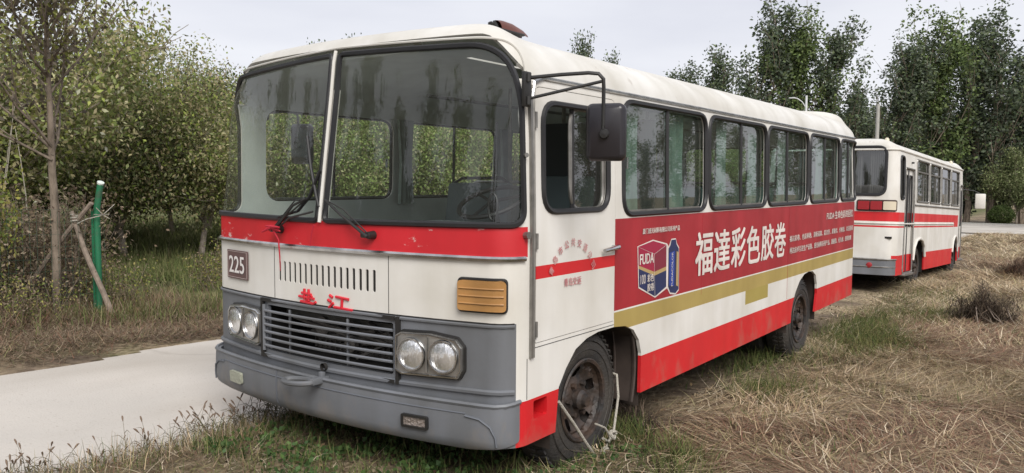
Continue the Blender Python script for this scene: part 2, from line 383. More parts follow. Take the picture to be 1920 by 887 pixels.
def textmesh(s, bold=0.0, sx=1):
    cu = bpy.data.curves.new('t', 'FONT'); cu.body = s; cu.size = 1; cu.offset = bold; cu.resolution_u = 3
    o = bpy.data.objects.new('t', cu); COL.objects.link(o); bpy.context.view_layer.update()
    me = bpy.data.meshes.new_from_object(o.evaluated_get(bpy.context.evaluated_depsgraph_get()))
    vs = [(v.co.x, v.co.y) for v in me.vertices]; fs = [tuple(p.vertices) for p in me.polygons]
    COL.objects.unlink(o); bpy.data.objects.remove(o); bpy.data.meshes.remove(me); bpy.data.curves.remove(cu)
    if not vs: return [], []
    x0 = min(p[0] for p in vs); x1 = max(p[0] for p in vs); y0 = min(p[1] for p in vs); y1 = max(p[1] for p in vs)
    return [((x-x0)/(x1-x0), (y-y0)/max(1e-6, y1-y0)) for x, y in vs], fs
def put_text(mb, S, s, u0, u1, v0, v1, off=.004, bold=0, m=0, shear=0, rot=None):
    vs, fs = textmesh(s, 0)
    if bold:      # a brush-heavy letter: the same strokes laid again a hair to each side
        h = bold*(v1-v0)*.75
        for k, (a_, b_) in enumerate(((-1, -.6), (1, -.6), (-1, .6), (1, .6))): put_text(mb, S, s, u0+a_*h, u1+a_*h, v0+b_*h, v1+b_*h, off+.0004*(k+1), 0, m, shear, rot)
    P = []
    for x, y in vs:
        uu = u0+(u1-u0)*x+shear*(y-.5); vv = v0+(v1-v0)*y
        if rot is not None:
            cu_, cv_ = (u0+u1)/2, (v0+v1)/2; a, b = uu-cu_, vv-cv_; uu = cu_+a*math.cos(rot)-b*math.sin(rot); vv = cv_+a*math.sin(rot)+b*math.cos(rot)
        P.append(S.M(uu, vv, off))
    mb.add(P, fs, m)

# ------------------------------------------------------------------ ground height
def vnoise(x, y, seed, sc):
    r = np.random.default_rng(seed).random((256, 256)); x = np.asarray(x, float)/sc+1000; y = np.asarray(y, float)/sc+1000
    xi = np.floor(x).astype(int); yi = np.floor(y).astype(int); fx = x-xi; fy = y-yi; fx = fx*fx*(3-2*fx); fy = fy*fy*(3-2*fy)
    g = lambda a, b: r[a % 256, b % 256]
    return (g(xi, yi)*(1-fx)+g(xi+1, yi)*fx)*(1-fy)+(g(xi, yi+1)*(1-fx)+g(xi+1, yi+1)*fx)*fy
def gbase(y):
    y = np.asarray(y, float); y = np.clip(y, -25, 90)
    return np.where(y < 5.2, -.10-.032*(y-.8), -.24-.02*(y-5.2))
def roadmask(x, y):
    """1 on the concrete road"""
    x = np.asarray(x, float); y = np.asarray(y, float)
    eL = -3.75+.18*(vnoise(y, y*0, 3, 1.3)-.5)-.04*np.clip(y, 0, 40); eR = -1.0+.22*(vnoise(y, y*0+9, 4, .9)-.5)
    return eL, eR
def gz(x, y):
    x = np.asarray(x, float); y = np.asarray(y, float); eL, eR = roadmask(x, y)
    d = np.maximum(eL-x, x-eR)            # >0 outside the road
    k = np.clip((d+.05)/.5, 0, 1); b = (vnoise(x, y, 1, 2.3)-.5)*.10+(vnoise(x, y, 2, .7)-.5)*.05+(vnoise(x, y, 5, .25)-.5)*.02
    nearbus = np.exp(-(((x-.9)/1.6)**2)*1)*np.where((y > -1) & (y < 24), 1, 0); b = b*(1-.55*nearbus)
    far = np.clip((y-36)/5, 0, 1); b = b*(1-far)
    hill = .0*x
    return gbase(y)+np.where(d > -.05, b*k+.035*k, -.05)+hill

# ------------------------------------------------------------------ the setting
def grid_obj(name, xs, ys, zf, m):
    X, Y = np.meshgrid(xs, ys); Z = zf(X, Y); n, k = len(xs), len(ys)
    V = np.stack([X.ravel(), Y.ravel(), np.asarray(Z).ravel()], 1)
    i = np.arange((k-1)*(n-1)); r, c = i//(n-1), i % (n-1); a = r*n+c; F = np.stack([a, a+1, a+n+1, a+n], 1)
    me = fastmesh(name, V, F); me.materials.append(m); me.polygons.foreach_set('use_smooth', np.ones(len(F), bool)); return link(name, me)
def fastmesh(name, V, F, C=None):
    me = bpy.data.meshes.new(name); k = F.shape[1]
    me.vertices.add(len(V)); me.vertices.foreach_set('co', np.asarray(V, np.float32).ravel())
    me.loops.add(F.size); me.loops.foreach_set('vertex_index', F.astype(np.int32).ravel())
    me.polygons.add(len(F)); me.polygons.foreach_set('loop_start', (np.arange(len(F))*k).astype(np.int32)); me.polygons.foreach_set('loop_total', np.full(len(F), k, np.int32))
    me.update(calc_edges=True)
    if C is not None:
        at = me.color_attributes.new('Col', 'FLOAT_COLOR', 'POINT'); C4 = np.concatenate([C, np.ones((len(C), 1))], 1).astype(np.float32); at.data.foreach_set('color', C4.ravel())
    return me

def ground_material():
    m = bpy.data.materials.new('soil_and_straw'); t, b = nodes(m); L = t.links.new; b.inputs['Roughness'].default_value = .95; b.inputs['Specular IOR Level'].default_value = .1
    g = t.nodes.new('ShaderNodeNewGeometry')
    def noise(sc, det=6, st=(1, 1, 1), rg=.6):
        mp_ = t.nodes.new('ShaderNodeMapping'); mp_.inputs['Scale'].default_value = st; L(g.outputs['Position'], mp_.inputs[0])
        n = t.nodes.new('ShaderNodeTexNoise'); n.inputs['Scale'].default_value = sc; n.inputs['Detail'].default_value = det; n.inputs['Roughness'].default_value = rg; L(mp_.outputs[0], n.inputs[0]); return n.outputs[0]
    def ramp(src, a, b_, ca, cb):
        r = t.nodes.new('ShaderNodeValToRGB'); r.color_ramp.elements[0].position = a; r.color_ramp.elements[1].position = b_
        r.color_ramp.elements[0].color = (*ca, 1); r.color_ramp.elements[1].color = (*cb, 1); L(src, r.inputs[0]); return r.outputs[0]
    def mixc(f, a, b_):
        q = t.nodes.new('ShaderNodeMixRGB'); L(f, q.inputs[0])
        for i, s in ((1, a), (2, b_)):
            if isinstance(s, tuple): q.inputs[i].default_value = (*s, 1)
            else: L(s, q.inputs[i])
        return q.outputs[0]
    soil = ramp(noise(9, 8), .3, .7, (.065, .048, .035), (.20, .155, .115))
    straw = ramp(noise(28, 6, (1, .35, 1)), .35, .65, (.12, .09, .055), (.42, .34, .23))
    c = mixc(ramp(noise(.9, 6), .42, .56, (0, 0, 0), (1, 1, 1)), soil, straw)
    green = ramp(noise(20, 5), .3, .7, (.03, .045, .015), (.10, .12, .04))
    c = mixc(ramp(noise(.55, 5), .56, .66, (0, 0, 0), (.5, .5, .5)), c, green)
    sx = t.nodes.new('ShaderNodeSeparateXYZ'); L(g.outputs['Position'], sx.inputs[0])   # the orchard floor beyond the fence is grassy
    mr = t.nodes.new('ShaderNodeMapRange'); mr.inputs[1].default_value = -5.5; mr.inputs[2].default_value = -7.5; L(sx.outputs[0], mr.inputs[0])
    og = ramp(noise(3, 6), .35, .65, (.07, .07, .035), (.15, .16, .065)); c = mixc(mr.outputs[0], c, og)
    L(c, b.inputs['Base Color'])
    bp = t.nodes.new('ShaderNodeBump'); bp.inputs['Strength'].default_value = .8; bp.inputs['Distance'].default_value = .03; L(noise(25, 6, (1, .5, 1)), bp.inputs['Height']); L(bp.outputs[0], b.inputs['Normal'])
    return m
def spaced(a, b, st, lo, hi):
    mid = list(np.arange(a, b+1e-6, st)); L_ = []; x = a; s = st
    while x > lo: s *= 1.22; x -= s; L_.append(x)
    R_ = []; x = mid[-1]; s = st
    while x < hi: s *= 1.22; x += s; R_.append(x)
    return np.array(L_[::-1]+mid+R_)
ground = grid_obj('ground', spaced(-8, 8, .1, -600, 600), spaced(-3, 18, .1, -600, 900), gz, ground_material()); tag(ground, kind='structure')

CONC = mat('pale_concrete', (.56, .52, .47), .85, col2=(.48, .45, .41), vscale=.8, bump=.25, bscale=60, det=8, lo=.3, hi=.7)
def weather_road(m, crack=True):
    t = m.node_tree; b = t.nodes['Principled BSDF']; L = t.links.new; src = b.inputs['Base Color'].links[0].from_socket; gpos = t.nodes.new('ShaderNodeNewGeometry')
    def nz_(sc, det, st=(1, 1, 1)):
        mp_ = t.nodes.new('ShaderNodeMapping'); mp_.inputs['Scale'].default_value = st; L(gpos.outputs['Position'], mp_.inputs[0]); n = t.nodes.new('ShaderNodeTexNoise'); n.inputs['Scale'].default_value = sc; n.inputs['Detail'].default_value = det; L(mp_.outputs[0], n.inputs[0]); return n
    def mixin(fac, col, cur):
        q = t.nodes.new('ShaderNodeMixRGB'); L(fac, q.inputs[0]); L(cur, q.inputs[1]); q.inputs[2].default_value = (*col, 1); return q.outputs[0]
    def rmp(src_, a, b_, hi):
        r = t.nodes.new('ShaderNodeValToRGB'); r.color_ramp.elements[0].position = a; r.color_ramp.elements[1].position = b_; r.color_ramp.elements[0].color = (0, 0, 0, 1); r.color_ramp.elements[1].color = (hi, hi, hi, 1); L(src_, r.inputs[0]); return r.outputs[0]
    cur = mixin(rmp(nz_(.7, 7, (1, .4, 1)).outputs[0], .46, .72, .6), (.36, .32, .27), src)            # dried mud dragged along
    cur = mixin(rmp(nz_(45, 4).outputs[0], .62, .72, .5), (.30, .26, .21), cur)                          # grit
    n = nz_(1.1, 5); vo = t.nodes.new('ShaderNodeTexVoronoi'); vo.feature = 'DISTANCE_TO_EDGE'; vo.inputs['Scale'].default_value = .28
    ad = t.nodes.new('ShaderNodeMixRGB'); ad.inputs[0].default_value = .45; L(gpos.outputs['Position'], ad.inputs[1]); L(n.outputs['Color'], ad.inputs[2]); L(ad.outputs[0], vo.inputs['Vector'])
    r = t.nodes.new('ShaderNodeValToRGB'); r.color_ramp.elements[0].position = .0; r.color_ramp.elements[1].position = .006; r.color_ramp.elements[0].color = (.28, .28, .28, 1); r.color_ramp.elements[1].color = (0, 0, 0, 1); L(vo.outputs[0], r.inputs[0])
    if crack: cur = mixin(r.outputs[0], (.22, .19, .16), cur)
    L(cur, b.inputs['Base Color'])
weather_road(CONC)
ys = np.array(fr(-12, 44, .15)); eL, eR = roadmask(ys*0, ys)
V = []; F = []
for i, y in enumerate(ys):
    for k in range(5): q = k/4; x = (eL[i]-.12)*(1-q)+(eR[i]+.12)*q; V.append((x, y, float(gbase(y))))
for i in range(len(ys)-1):
    for k in range(4): a = i*5+k; F.append((a, a+1, a+6, a+5))
me = fastmesh('road', np.array(V), np.array(F)); me.materials.append(CONC); o = link('road', me); tag(o, kind='structure')
xs = fr(-16, 60, 1.0)
V = [(x, y, float(gbase(y))+.05) for y in fr(43.5, 62, .5) for x in xs]; n = len(xs); F = [(r*n+c, r*n+c+1, (r+1)*n+c+1, (r+1)*n+c) for r in range(len(V)//n-1) for c in range(n-1)]
me = fastmesh('crossing_road', np.array(V), np.array(F)); me.materials.append(CONC); o = link('crossing_road', me); tag(o, kind='structure')
mb = MB()
mb.tube([(x, 62.1, float(gbase(62.1))+.08) for x in xs], .09, 4)
o = mb.build('kerb', mat('kerb_stone', (.42, .41, .38), .8), smooth=False); tag(o, kind='structure')

# ------------------------------------------------------------------ BUS 1
S1 = Shape(1.225, -.14, .12, 1.095, 7.1, .16, 2.05, 1.30, .135, .02,
           ([0, .10, .20, .34, .62, 1.5], [0, .02, .07, .17, .40, 1], [0, .10, .175, .25, .32, .365]),
           ([0, .20, .27, .34, .48, 1.5], [0, .018, .04, .085, .19, 1], [0, .20, .268, .315, .345, .365]), (1.2, 5.9))
bus = empty('vintage_bus', (0, 3.5, -.2), 'nearest white and red bus, numbered 225, with a red film advert on its side', 'bus'); OFF[bus.name] = 1
U = S1.uy; UX = S1.ux
uC = S1.uS
uDoor0, uDoor1 = U(.20), U(1.035)
# window outlines, right side (driver side) and left side
WR = [(1.13, 2.40), (2.46, 3.73), (3.77, 4.99), (5.06, 6.20), (6.26, 7.0)]
WL = [(.40, 1.66), (1.82, 3.08), (3.22, 4.40), (4.52, 5.62), (5.74, 6.7)]
wr = [rrect(U(a), U(b), 1.355, 2.035, .12) for a, b in WR]
wl = [rrect(-U(b), -U(a), 1.40, 2.045, .12) for a, b in WL]
door = rpoly([(uDoor0, .725), (uDoor1, .725), (uDoor1, 2.03), (uDoor0, 2.03)], [.01, .01, .05, .05])
doorwin = rrect(U(.265), U(.945), 1.395, 1.955, .12)
uws = UX(1.19)+.07
wsR = rpoly([(UX(.03), 1.325), (uws, 1.335), (uws, 2.232), (UX(.035), 2.257)], [.03, .08, .36, .03], 16)
uwl = U(.205)
wsL = rpoly([(-uwl, 1.335), (-UX(.03), 1.325), (-UX(.03), 2.257), (-uwl, 2.205)], [.08, .03, .03, .36], 16)
rearwin = rrect(S1.uMax-.98, S1.uMax-.03, 1.4, 2.0, .12); rearwin2 = [(-u, v) for u, v in reversed(rearwin)]
grille = rrect(UX(-.52), UX(.53), .525, .80, .015)
archF = [(U(.40), .10), (U(.43), .452), (U(.50), .54), (U(.60), .63), (U(.72), .672), (U(.85), .69), (U(1.03), .69), (U(1.18), .675), (U(1.29), .635), (U(1.365), .56), (U(1.40), .47), (U(1.395), .10)]
archR = [(U(4.55), .10), (U(4.56), .31), (U(4.60), .40), (U(4.68), .50), (U(4.80), .59), (U(4.95), .645), (U(5.1), .66), (U(5.25), .65), (U(5.37), .60), (U(5.42), .50), (U(5.43), .40), (U(5.38), .10)]
mir = lambda P: [(-u, v) for u, v in reversed(P)]
step = rrect(U(.19), U(.315), .335, .43, .012)
vents = [rrect(UX(-.385)+k*.0492-.011, UX(-.385)+k*.0492+.011, .955, 1.075, .011) for k in range(17)]
# outer boundary with the wheel arches as notches
def vroof(u):
    a = abs(u); k = max(0, min(1, (uC+.12-a)/.42)); k = k*k*(3-2*k); return 2.06+.245*k
um = S1.uMax
bot = [(-um+.0, .215), (-U(5.38), .215)]+[(p[0], max(p[1], .215)) for p in mir(archR)[1:-1]]+[(-U(4.55), .215), (-U(1.395), .215)]+[(p[0], max(p[1], .2)) for p in mir(archF)[1:-1]]+[(-U(.40), .215), (0, .215)]
bot += [(-u, v) for u, v in reversed(bot[:-1])]
top = [(u, vroof(u)) for u in [um]+fr(U(.6), -U(.6), .05)+[-um]]
outer1 = bot+top
def livery(u, v):
    a = abs(u); y = S1.yS+(a-S1.uS); ug = UX(1.205)
    if a < ug:
        if v < .845: return 3
        if 1.175 < v < 1.40 and v < 1.326: return 2
        return 0
    if a < U(.13) and 1.175 < v < 1.326: return 2
    if v < (.445 if y < .45 else .452): return 1
    if y > 1.035 and y < 7.05:
        if .785 < v < 1.333: return 4
        if .66 < v < .775: return 5
        if 3.28 < y < 3.85 and .545 < v < .73: return 6
    return 0
vs_ = [.3, .445, .452, .545, .66, .73, .775, .785, .845, 1.0, 1.175, 1.30, 1.326, 1.333, 1.5, 1.75, 2.05, 2.0, 2.1, 2.15, 2.2, 2.25]
us_ = [s_*x for s_ in (1, -1) for x in fr(.06, UX(1.08), .06)+fr(UX(1.09), uC, .018)+[uC+.05, uC+.12, U(.13), U(.45), uDoor0, uDoor1, U(2), U(3), U(3.28), U(3.85), U(4.5), U(6), U(6.5), U(7.05)]+fr(U(6.94), S1.uMax-1.0, .05)+[S1.uMax-.7, S1.uMax-.4]]+[UX(1.205), -UX(1.205)]
BM = [WHITE, RED, REDW, GREY, ADRED, GOLD, GOLD2]
sheet('body', S1, outer1, wr+wl+[door, wsR, wsL, rearwin, rearwin2, grille, step]+vents, us_, vs_, BM, bus, livery, thick=.022, lining=LINING)
# roof
topL = [(u, vroof(u)) for u in [-um]+fr(-U(.6), U(.6), .05)+[um]]
roofo = topL+[(um, 3.52), (-um, 3.52)]
sheet('roof', S1, roofo, [], [s_*x for s_ in (1, -1) for x in fr(0.0001, uC+.1, .03)+fr(uC+.4, U(6.6), .5)+fr(U(6.7), um, .05)], [2.05+e for e in (.02, .04, .07, .10, .13, .16, .19, .22, .25, .28, .31, .34, .38, .42, .48, .55, .65, .8, 1, 1.25, 1.45)], ROOFW, bus, thick=.02, lining=LINING)
# mouldings
trim('drip_rail', S1, [(U(.17), 1.97), (U(.19), 2.045), (U(.28), 2.075), (U(7.0), 2.075)], .011, CHROME, bus, closed=False, off=.008)
trim('drip_rail', S1, [(-U(7.0), 2.075), (-U(.28), 2.075), (-U(.17), 2.0)], .011, CHROME, bus, closed=False, off=.008)
bro = [(u, v+.035+.0) for u, v in rpoly([(-uwl-.035, 1.9), (-uwl-.035, 2.215), (0, 2.264), (uws+.035, 2.235), (uws+.035, 1.9)], [0, .40, .1, .40, 0], 16)]
trim('brow_moulding', S1, bro, .007, ROOFW, bus, closed=False, off=.003)
trim('chrome_strip', S1, [(-UX(1.21)-.03, 1.168), (UX(1.21)+.035, 1.168)], .014, CHROME, bus, closed=False, off=.009)
mb = MB()
for poly in ([(UX(-.44), .85), (UX(-.44), 1.155)], [(UX(.50), .85), (UX(.50), 1.155)], [(U(.13), .45), (U(.13), .66)]):
    mb.tube([S1.M(u, v, .0) for u, v in resample(poly, .05, False)], .0022, 5)
mb.tube([S1.M(u, v, .0) for u, v in resample([(UX(-1.2), .845), (UX(1.2), .845)], .05, False)], .004, 5)
mb.tube([S1.M(u, v, .0) for u, v in resample([(U(.2), .705), (U(1.03), .705)], .05, False)], .0022, 5)
mb.build('panel_seam', DARK, bus)
mb = MB()
mb.tube([S1.M(u, v, .0) for u, v in resample([(U(2.35), .735), (U(2.35), 1.32)], .05, False)], .0012, 4)
mb.tube([S1.M(u, v, .001) for u, v in resample([(U(4.4), .46), (U(4.4), 1.32)], .05, False)], .0012, 4)
mb.build('banner_joint', ADRED, bus)

def window(S, poly, parent, glass, gas_r=.016, split=None, goff=-.014, framem=None):
    g = trim('window', S, poly, gas_r, RUBBER, parent, off=.002)
    pn = inset(poly, .012); u0 = min(p[0] for p in pn); u1 = max(p[0] for p in pn); v0 = min(p[1] for p in pn); v1 = max(p[1] for p in pn)
    uu = fr(u0, u1, .1); vv = fr(v0, v1, .15)
    if split is None:
        sheet('pane', S, pn, [], uu, vv, glass, g, off=goff)
    else:
        um_ = u0+(u1-u0)*split
        for sgn, oo in ((0, goff), (1, goff-.018)):
            def clip(P, keep):   # half plane clip
                out = []
                for i in range(len(P)):
                    a, b = P[i-1], P[i]; ia, ib = keep(a), keep(b)
                    if ia != ib: t_ = (um_-a[0])/(b[0]-a[0]); out.append((um_, a[1]+(b[1]-a[1])*t_))
                    if ib: out.append(b)
                return out
            pp = clip(pn, (lambda q: q[0] <= um_) if sgn == 0 else (lambda q: q[0] > um_))
            sheet('pane', S, pp, [], uu, vv, glass, g, off=oo)
        m_ = MB(); m_.tube([S.M(um_, v, -.008) for v in fr(v0, v1, .1)], .013, 5); m_.build('mullion', framem or RUBBER, g)
        m_ = MB(); m_.tube([S.M(u, v0+.006, -.012) for u in fr(u0+.08, u1-.08, .1)], .012, 4); m_.build('sill_track', STEEL, g)
        m_ = MB()
        pc = S.M(u0+.05, (v0+v1)/2-.03, -.005); m_.box(pc, (.008, .02, .07)); m_.build('catch', CHROME, g)
    return g
for i, p in enumerate(wr): window(S1, p, bus, GLASS_S, split=[.5, .54, .47, .5, .5][i])
for p in wl: window(S1, p, bus, GLASS_F, split=.5)
for p in (rearwin, rearwin2): window(S1, p, bus, GLASS_S)

# windscreen
for P in (wsL, wsR):
    g = trim('windscreen', S1, P, .0165, RUBBER, bus, off=.004, step=.04)
    pn = inset(P, .012); sheet('pane', S1, pn, [], fr(-1.6, 1.6, .03), fr(1.3, 2.3, .06), GLASS_F, g, off=-.006)
trim('windscreen_mullion', S1, [(0, 1.315), (0, 2.275)], .0105, WHITE, bus, closed=False, off=.014, n=8)

# driver's door: a separate leaf in its opening
dn = inset(door, .004)
def dmat(u, v): return 1 if 1.062-.01*(u-uDoor0) < v < 1.128-.022*(u-uDoor0) else 0
do = sheet('driver_door', S1, dn, [doorwin], fr(uDoor0, uDoor1, .2), [1.055, 1.122, 1.3, 1.6, 1.9, 2.0], [WHITE, RED], bus, lambda u, v: 1 if 1.055 < v < 1.122 else 0, thick=.03, off=.001, lining=LINING)
do['label'] = 'white door with one red stripe and red company lettering'
g = trim('window', S1, doorwin, .016, RUBBER, do, off=.003)
m_ = MB(); m_.tube([S1.M(U(.60), v, -.03) for v in fr(1.40, 1.95, .1)], .014, 5); m_.build('frame_edge', RUBBER, g)
pp = rpoly([(U(.58), 1.40), (U(.94), 1.40), (U(.94), 1.95), (U(.58), 1.95)], [.1, .1, .1, .1]); sheet('pane', S1, pp, [], fr(U(.5), U(1), .1), fr(1.3, 2, .1), GLASS_S, g, off=-.03)
m_ = MB(); m_.tube([S1.M(u, v, -.03) for u, v in resample(pp, .05)], .012, 6, True); m_.build('sash', STEEL, g)
m_ = MB(); m_.tube([S1.M(U(.86), 1.158, .03), S1.M(U(.95), 1.166, .035), S1.M(U(1.02), 1.170, .03), S1.M(U(1.045), 1.165, .012)], [.012, .012, .016, .012], 8)
m_.tube([S1.M(U(1.0), 1.168, 0), S1.M(U(1.0), 1.168, .034)], .014, 8); m_.build('handle', CHROME, do)
for v in (.80, 1.25, 1.86):
    m_ = MB(); m_.tube([S1.M(U(.198), v-.04, .008), S1.M(U(.198), v+.04, .008)], .009, 8); m_.build('hinge', STEEL, do)
m_ = MB(); m_.tube([S1.M(U(.155), v, .006) for v in fr(.66, 2.0, .1)], .013, 4); m_.tube([S1.M(U(.175), v, .010) for v in fr(.66, 2.03, .1)], .006, 6)
for v, q in ((1.68, .02), (1.285, .03)): m_.tube([S1.M(U(.11), v, .0), S1.M(U(.11), v, .03)], q*.6, 8)
m_.build('hinge_post', STEEL, bus)
m_ = MB(); txt = '青岛市公共交通公司'
cx_, cz_, rr_ = U(.553), .99, .235
for i, ch in enumerate(txt):
    th = math.radians(66-132*i/(len(txt)-1)); cu_ = cx_-math.sin(th)*rr_; cv_ = cz_+math.cos(th)*rr_
    put_text(m_, S1, ch, cu_-.02, cu_+.02, cv_-.022, cv_+.022, off=.006, rot=th*.8, bold=.01)
m_.build('lettering', INKR, do); m_ = MB()
put_text(m_, S1, '青岛交运', U(.465), U(.64), .99, 1.035, off=.006, bold=.01)
m_.build('lettering', INKR, do)

# advert graphics
def T(a, b, s_, z0, z1, bold=.02):
    m_ = MB(); put_text(m_, S1, s_, U(a), U(b), z0, z1, bold=bold); m_.build('lettering', INKW, bus)
for ch, a, b in (('福', 2.225, 2.535), ('達', 2.575, 2.885), ('彩', 2.925, 3.235), ('色', 3.275, 3.59), ('胶', 3.63, 3.95), ('卷', 3.99, 4.30)): T(a, b, ch, .882, 1.19, .03)
T(1.385, 1.94, '厦门感光材料有限公司系列产品', 1.225, 1.26, .015)
T(5.705, 6.86, 'FUDA·生命色彩的回忆', 1.157, 1.245, .018)
T(4.425, 6.87, '福达彩卷、色彩鲜艳、清晰逼真、层次好、质量优、价格低、欢迎选用', .997, 1.055, .015)
T(4.435, 6.81, '柯达技术引进生产设备、感光材料系列产品、质量稳、经久耐、值得信赖', .884, .942, .015)
def flat(P, m_, off, mi): # polygon on the side
    vo, fs = tri2d(P); m_.add([S1.M(u, v, off) for u, v in vo], fs, mi)
m_ = MB(); uu = lambda P: [(U(a), b) for a, b in P]
flat(uu([(1.320, 1.153), (1.537, 1.183), (1.748, 1.146), (1.775, 1.125), (1.795, 1.15), (1.815, 1.173), (1.885, 1.173), (1.908, 1.135), (1.942, 1.108), (1.952, .812), (1.897, .787), (1.808, .801), (1.762, .846), (1.582, .802), (1.342, .890)]), m_, .002, 0)
flat(uu([(1.33, 1.15), (1.537, 1.175), (1.738, 1.138), (1.560, 1.09)]), m_, .003, 1)
flat(uu([(1.33, 1.148), (1.557, 1.088), (1.563, .973), (1.338, 1.032)]), m_, .003, 1); flat(uu([(1.562, 1.088), (1.738, 1.135), (1.742, .993), (1.567, .973)]), m_, .003, 2)
flat(uu([(1.338, 1.032), (1.563, .973), (1.565, .948), (1.340, 1.012)]), m_, .003, 3); flat(uu([(1.567, .973), (1.742, .993), (1.743, .968), (1.569, .948)]), m_, .003, 3)
flat(uu([(1.340, 1.012), (1.565, .948), (1.576, .812), (1.350, .898)]), m_, .003, 4); flat(uu([(1.569, .948), (1.743, .968), (1.746, .858), (1.582, .812)]), m_, .003, 4)
flat(uu([(1.772, 1.11), (1.80, 1.13), (1.815, 1.165), (1.885, 1.165), (1.90, 1.13), (1.935, 1.10), (1.945, .82), (1.895, .798), (1.81, .812), (1.775, .855)]), m_, .003, 4)
flat(uu([(1.785, 1.08), (1.87, 1.09), (1.868, .85), (1.79, .86)]), m_, .004, 5); flat(uu([(1.90, 1.085), (1.93, 1.075), (1.935, .84), (1.90, .85)]), m_, .004, 3)
m_.build('film_box_picture', [INKW, PRED, PRED2, PGOLD, BLUE, BLUE2], bus, smooth=False)
m_ = MB()
put_text(m_, S1, 'FUDA', U(1.35), U(1.545), 1.035, 1.10, off=.005, bold=.04)
put_text(m_, S1, '彩色', U(1.46), U(1.55), .915, .965, off=.005, bold=.02); put_text(m_, S1, '胶卷', U(1.46), U(1.555), .855, .905, off=.005, bold=.02); put_text(m_, S1, '100', U(1.365), U(1.435), .91, .97, off=.005)
put_text(m_, S1, 'FUDACOLOR', U(1.715), U(1.945), .955, .98, off=.006, rot=PI/2)
m_.build('lettering', INKW, bus)

# ---- front of the bus
def add_frame(S, u, v, off=0):
    p, a, b, n = S.frame(u, v); return p+n*off, a, b, n
# plate 225
sheet('number_plate', S1, rrect(UX(-1.01), UX(-.735), .925, 1.105, .006), [], fr(-1.2, 0, .05), [1], PLATE, bus, thick=.006, off=.012)
m_ = MB(); put_text(m_, S1, '225', UX(-.972), UX(-.77), .962, 1.068, off=.015, bold=.03)
pl = resample(rrect(UX(-1.0), UX(-.745), .933, 1.097, .004), .04); m_.build('number', PLATEW, bus)
m_ = MB(); m_.tube([S1.M(u, v, .012) for u, v in pl], .0022, 4, True); m_.build('plate_border', mat('border_grey', (.36, .30, .28), .5), bus)
# emblem characters
EM = [MB(), MB()]
for P in ([(-.215, .883), (-.08, .878)], [(-.19, .905), (-.105, .900)], [(-.165, .93), (-.165, .868)], [(-.128, .93), (-.125, .862)], [(-.2, .855), (-.085, .85), (-.065, .862)], [(-.1, .895), (-.15, .86)],
          [(.05, .912), (.075, .900)], [(.035, .885), (.062, .875)], [(.045, .842), (.08, .87)], [(.10, .907), (.20, .900)], [(.15, .905), (.145, .850)], [(.085, .848), (.23, .842)]):
    EM[0 if P[0][0] < 0 else 1].tube([S1.M(UX(a)+.02, b, .004) for a, b in P], .0085, 6)
for e_ in EM: e_.build('emblem_character', LOGOR, bus)
# vents: dark sheet standing in for the shade inside the slots
sheet('vent_shade_sheet', S1, rrect(UX(-.43), UX(.45), .93, 1.10, .01), [], fr(-.5, .5, .1), [1], DARK, bus, off=-.006)
# grille: dark engine bay box, bars, mullions
m_ = MB(); m_.box((0, .22, .66), (1.1, .02, .36)); m_.box((0, .05, .49), (1.1, .36, .02)); m_.box((0, .05, .83), (1.1, .36, .02)); m_.box((-.56, .05, .66), (.02, .36, .36)); m_.box((.57, .05, .66), (.02, .36, .36)); m_.build('engine_bay', DARK, bus, smooth=False)
m_ = MB(); m_.box((.0, .14, .65), (.7, .05, .26), bev=.01)
for k in range(16): m_.tube([(-.34+k*.045, .105, .53), (-.34+k*.045, .105, .78)], .006, 4)
for k in range(7): m_.tube([(-.45+random.random()*.9, .02+random.random()*.06, .53+random.random()*.1), (-.45+random.random()*.9, .05, .64), (-.45+random.random()*.9, .02, .70+random.random()*.06)], .012, 6)
m_.lathe([(0, 0), (.06, 0), (.06, .03), (0, .03)], (-.2, .06, .68), (1, 0, 0), (0, 0, 1), (0, -1, 0), 16); m_.lathe([(0, 0), (.045, 0), (.045, .03), (0, .03)], (.05, .05, .6), (1, 0, 0), (0, 0, 1), (0, -1, 0), 16)
m_.build('radiator', mat('greasy_metal', (.17, .16, .15), .5, .5, var=.5, vscale=20), bus)
gr = MB()
for v in (.764, .722, .680, .638, .596, .553):
    gr.tube([S1.M(u, v, .014) for u in fr(UX(-.53), UX(.535), .05)], .0088, 6)
gb_ = gr.build('grille', GREY, bus)
for x in (-.30, .20): m_ = MB(); m_.tube([S1.M(UX(x), v, -.006) for v in fr(.53, .79, .06)], .008, 5); m_.build('support_bar', GREY, gb_)
for x in (-.545, .56): m_ = MB(); m_.tube([S1.M(UX(x), v, .008) for v in fr(.52, .80, .05)], .014, 5); m_.build('side_frame', GREY, gb_)
# ridge and lower lip of the grey panel
trim('panel_ridge', S1, [(UX(-1.2), .832), (UX(1.2), .832)], .009, GREY, bus, closed=False, off=.004)
m_ = MB(); pr = [(-1.2, .50), (-.5, .49), (0, .486), (.5, .49), (1.2, .50)]
m_.tube([S1.M(UX(a), b, .004) for a, b in resample(pr, .05, False)], .014, 6); m_.build('panel_lip', GREY, bus)
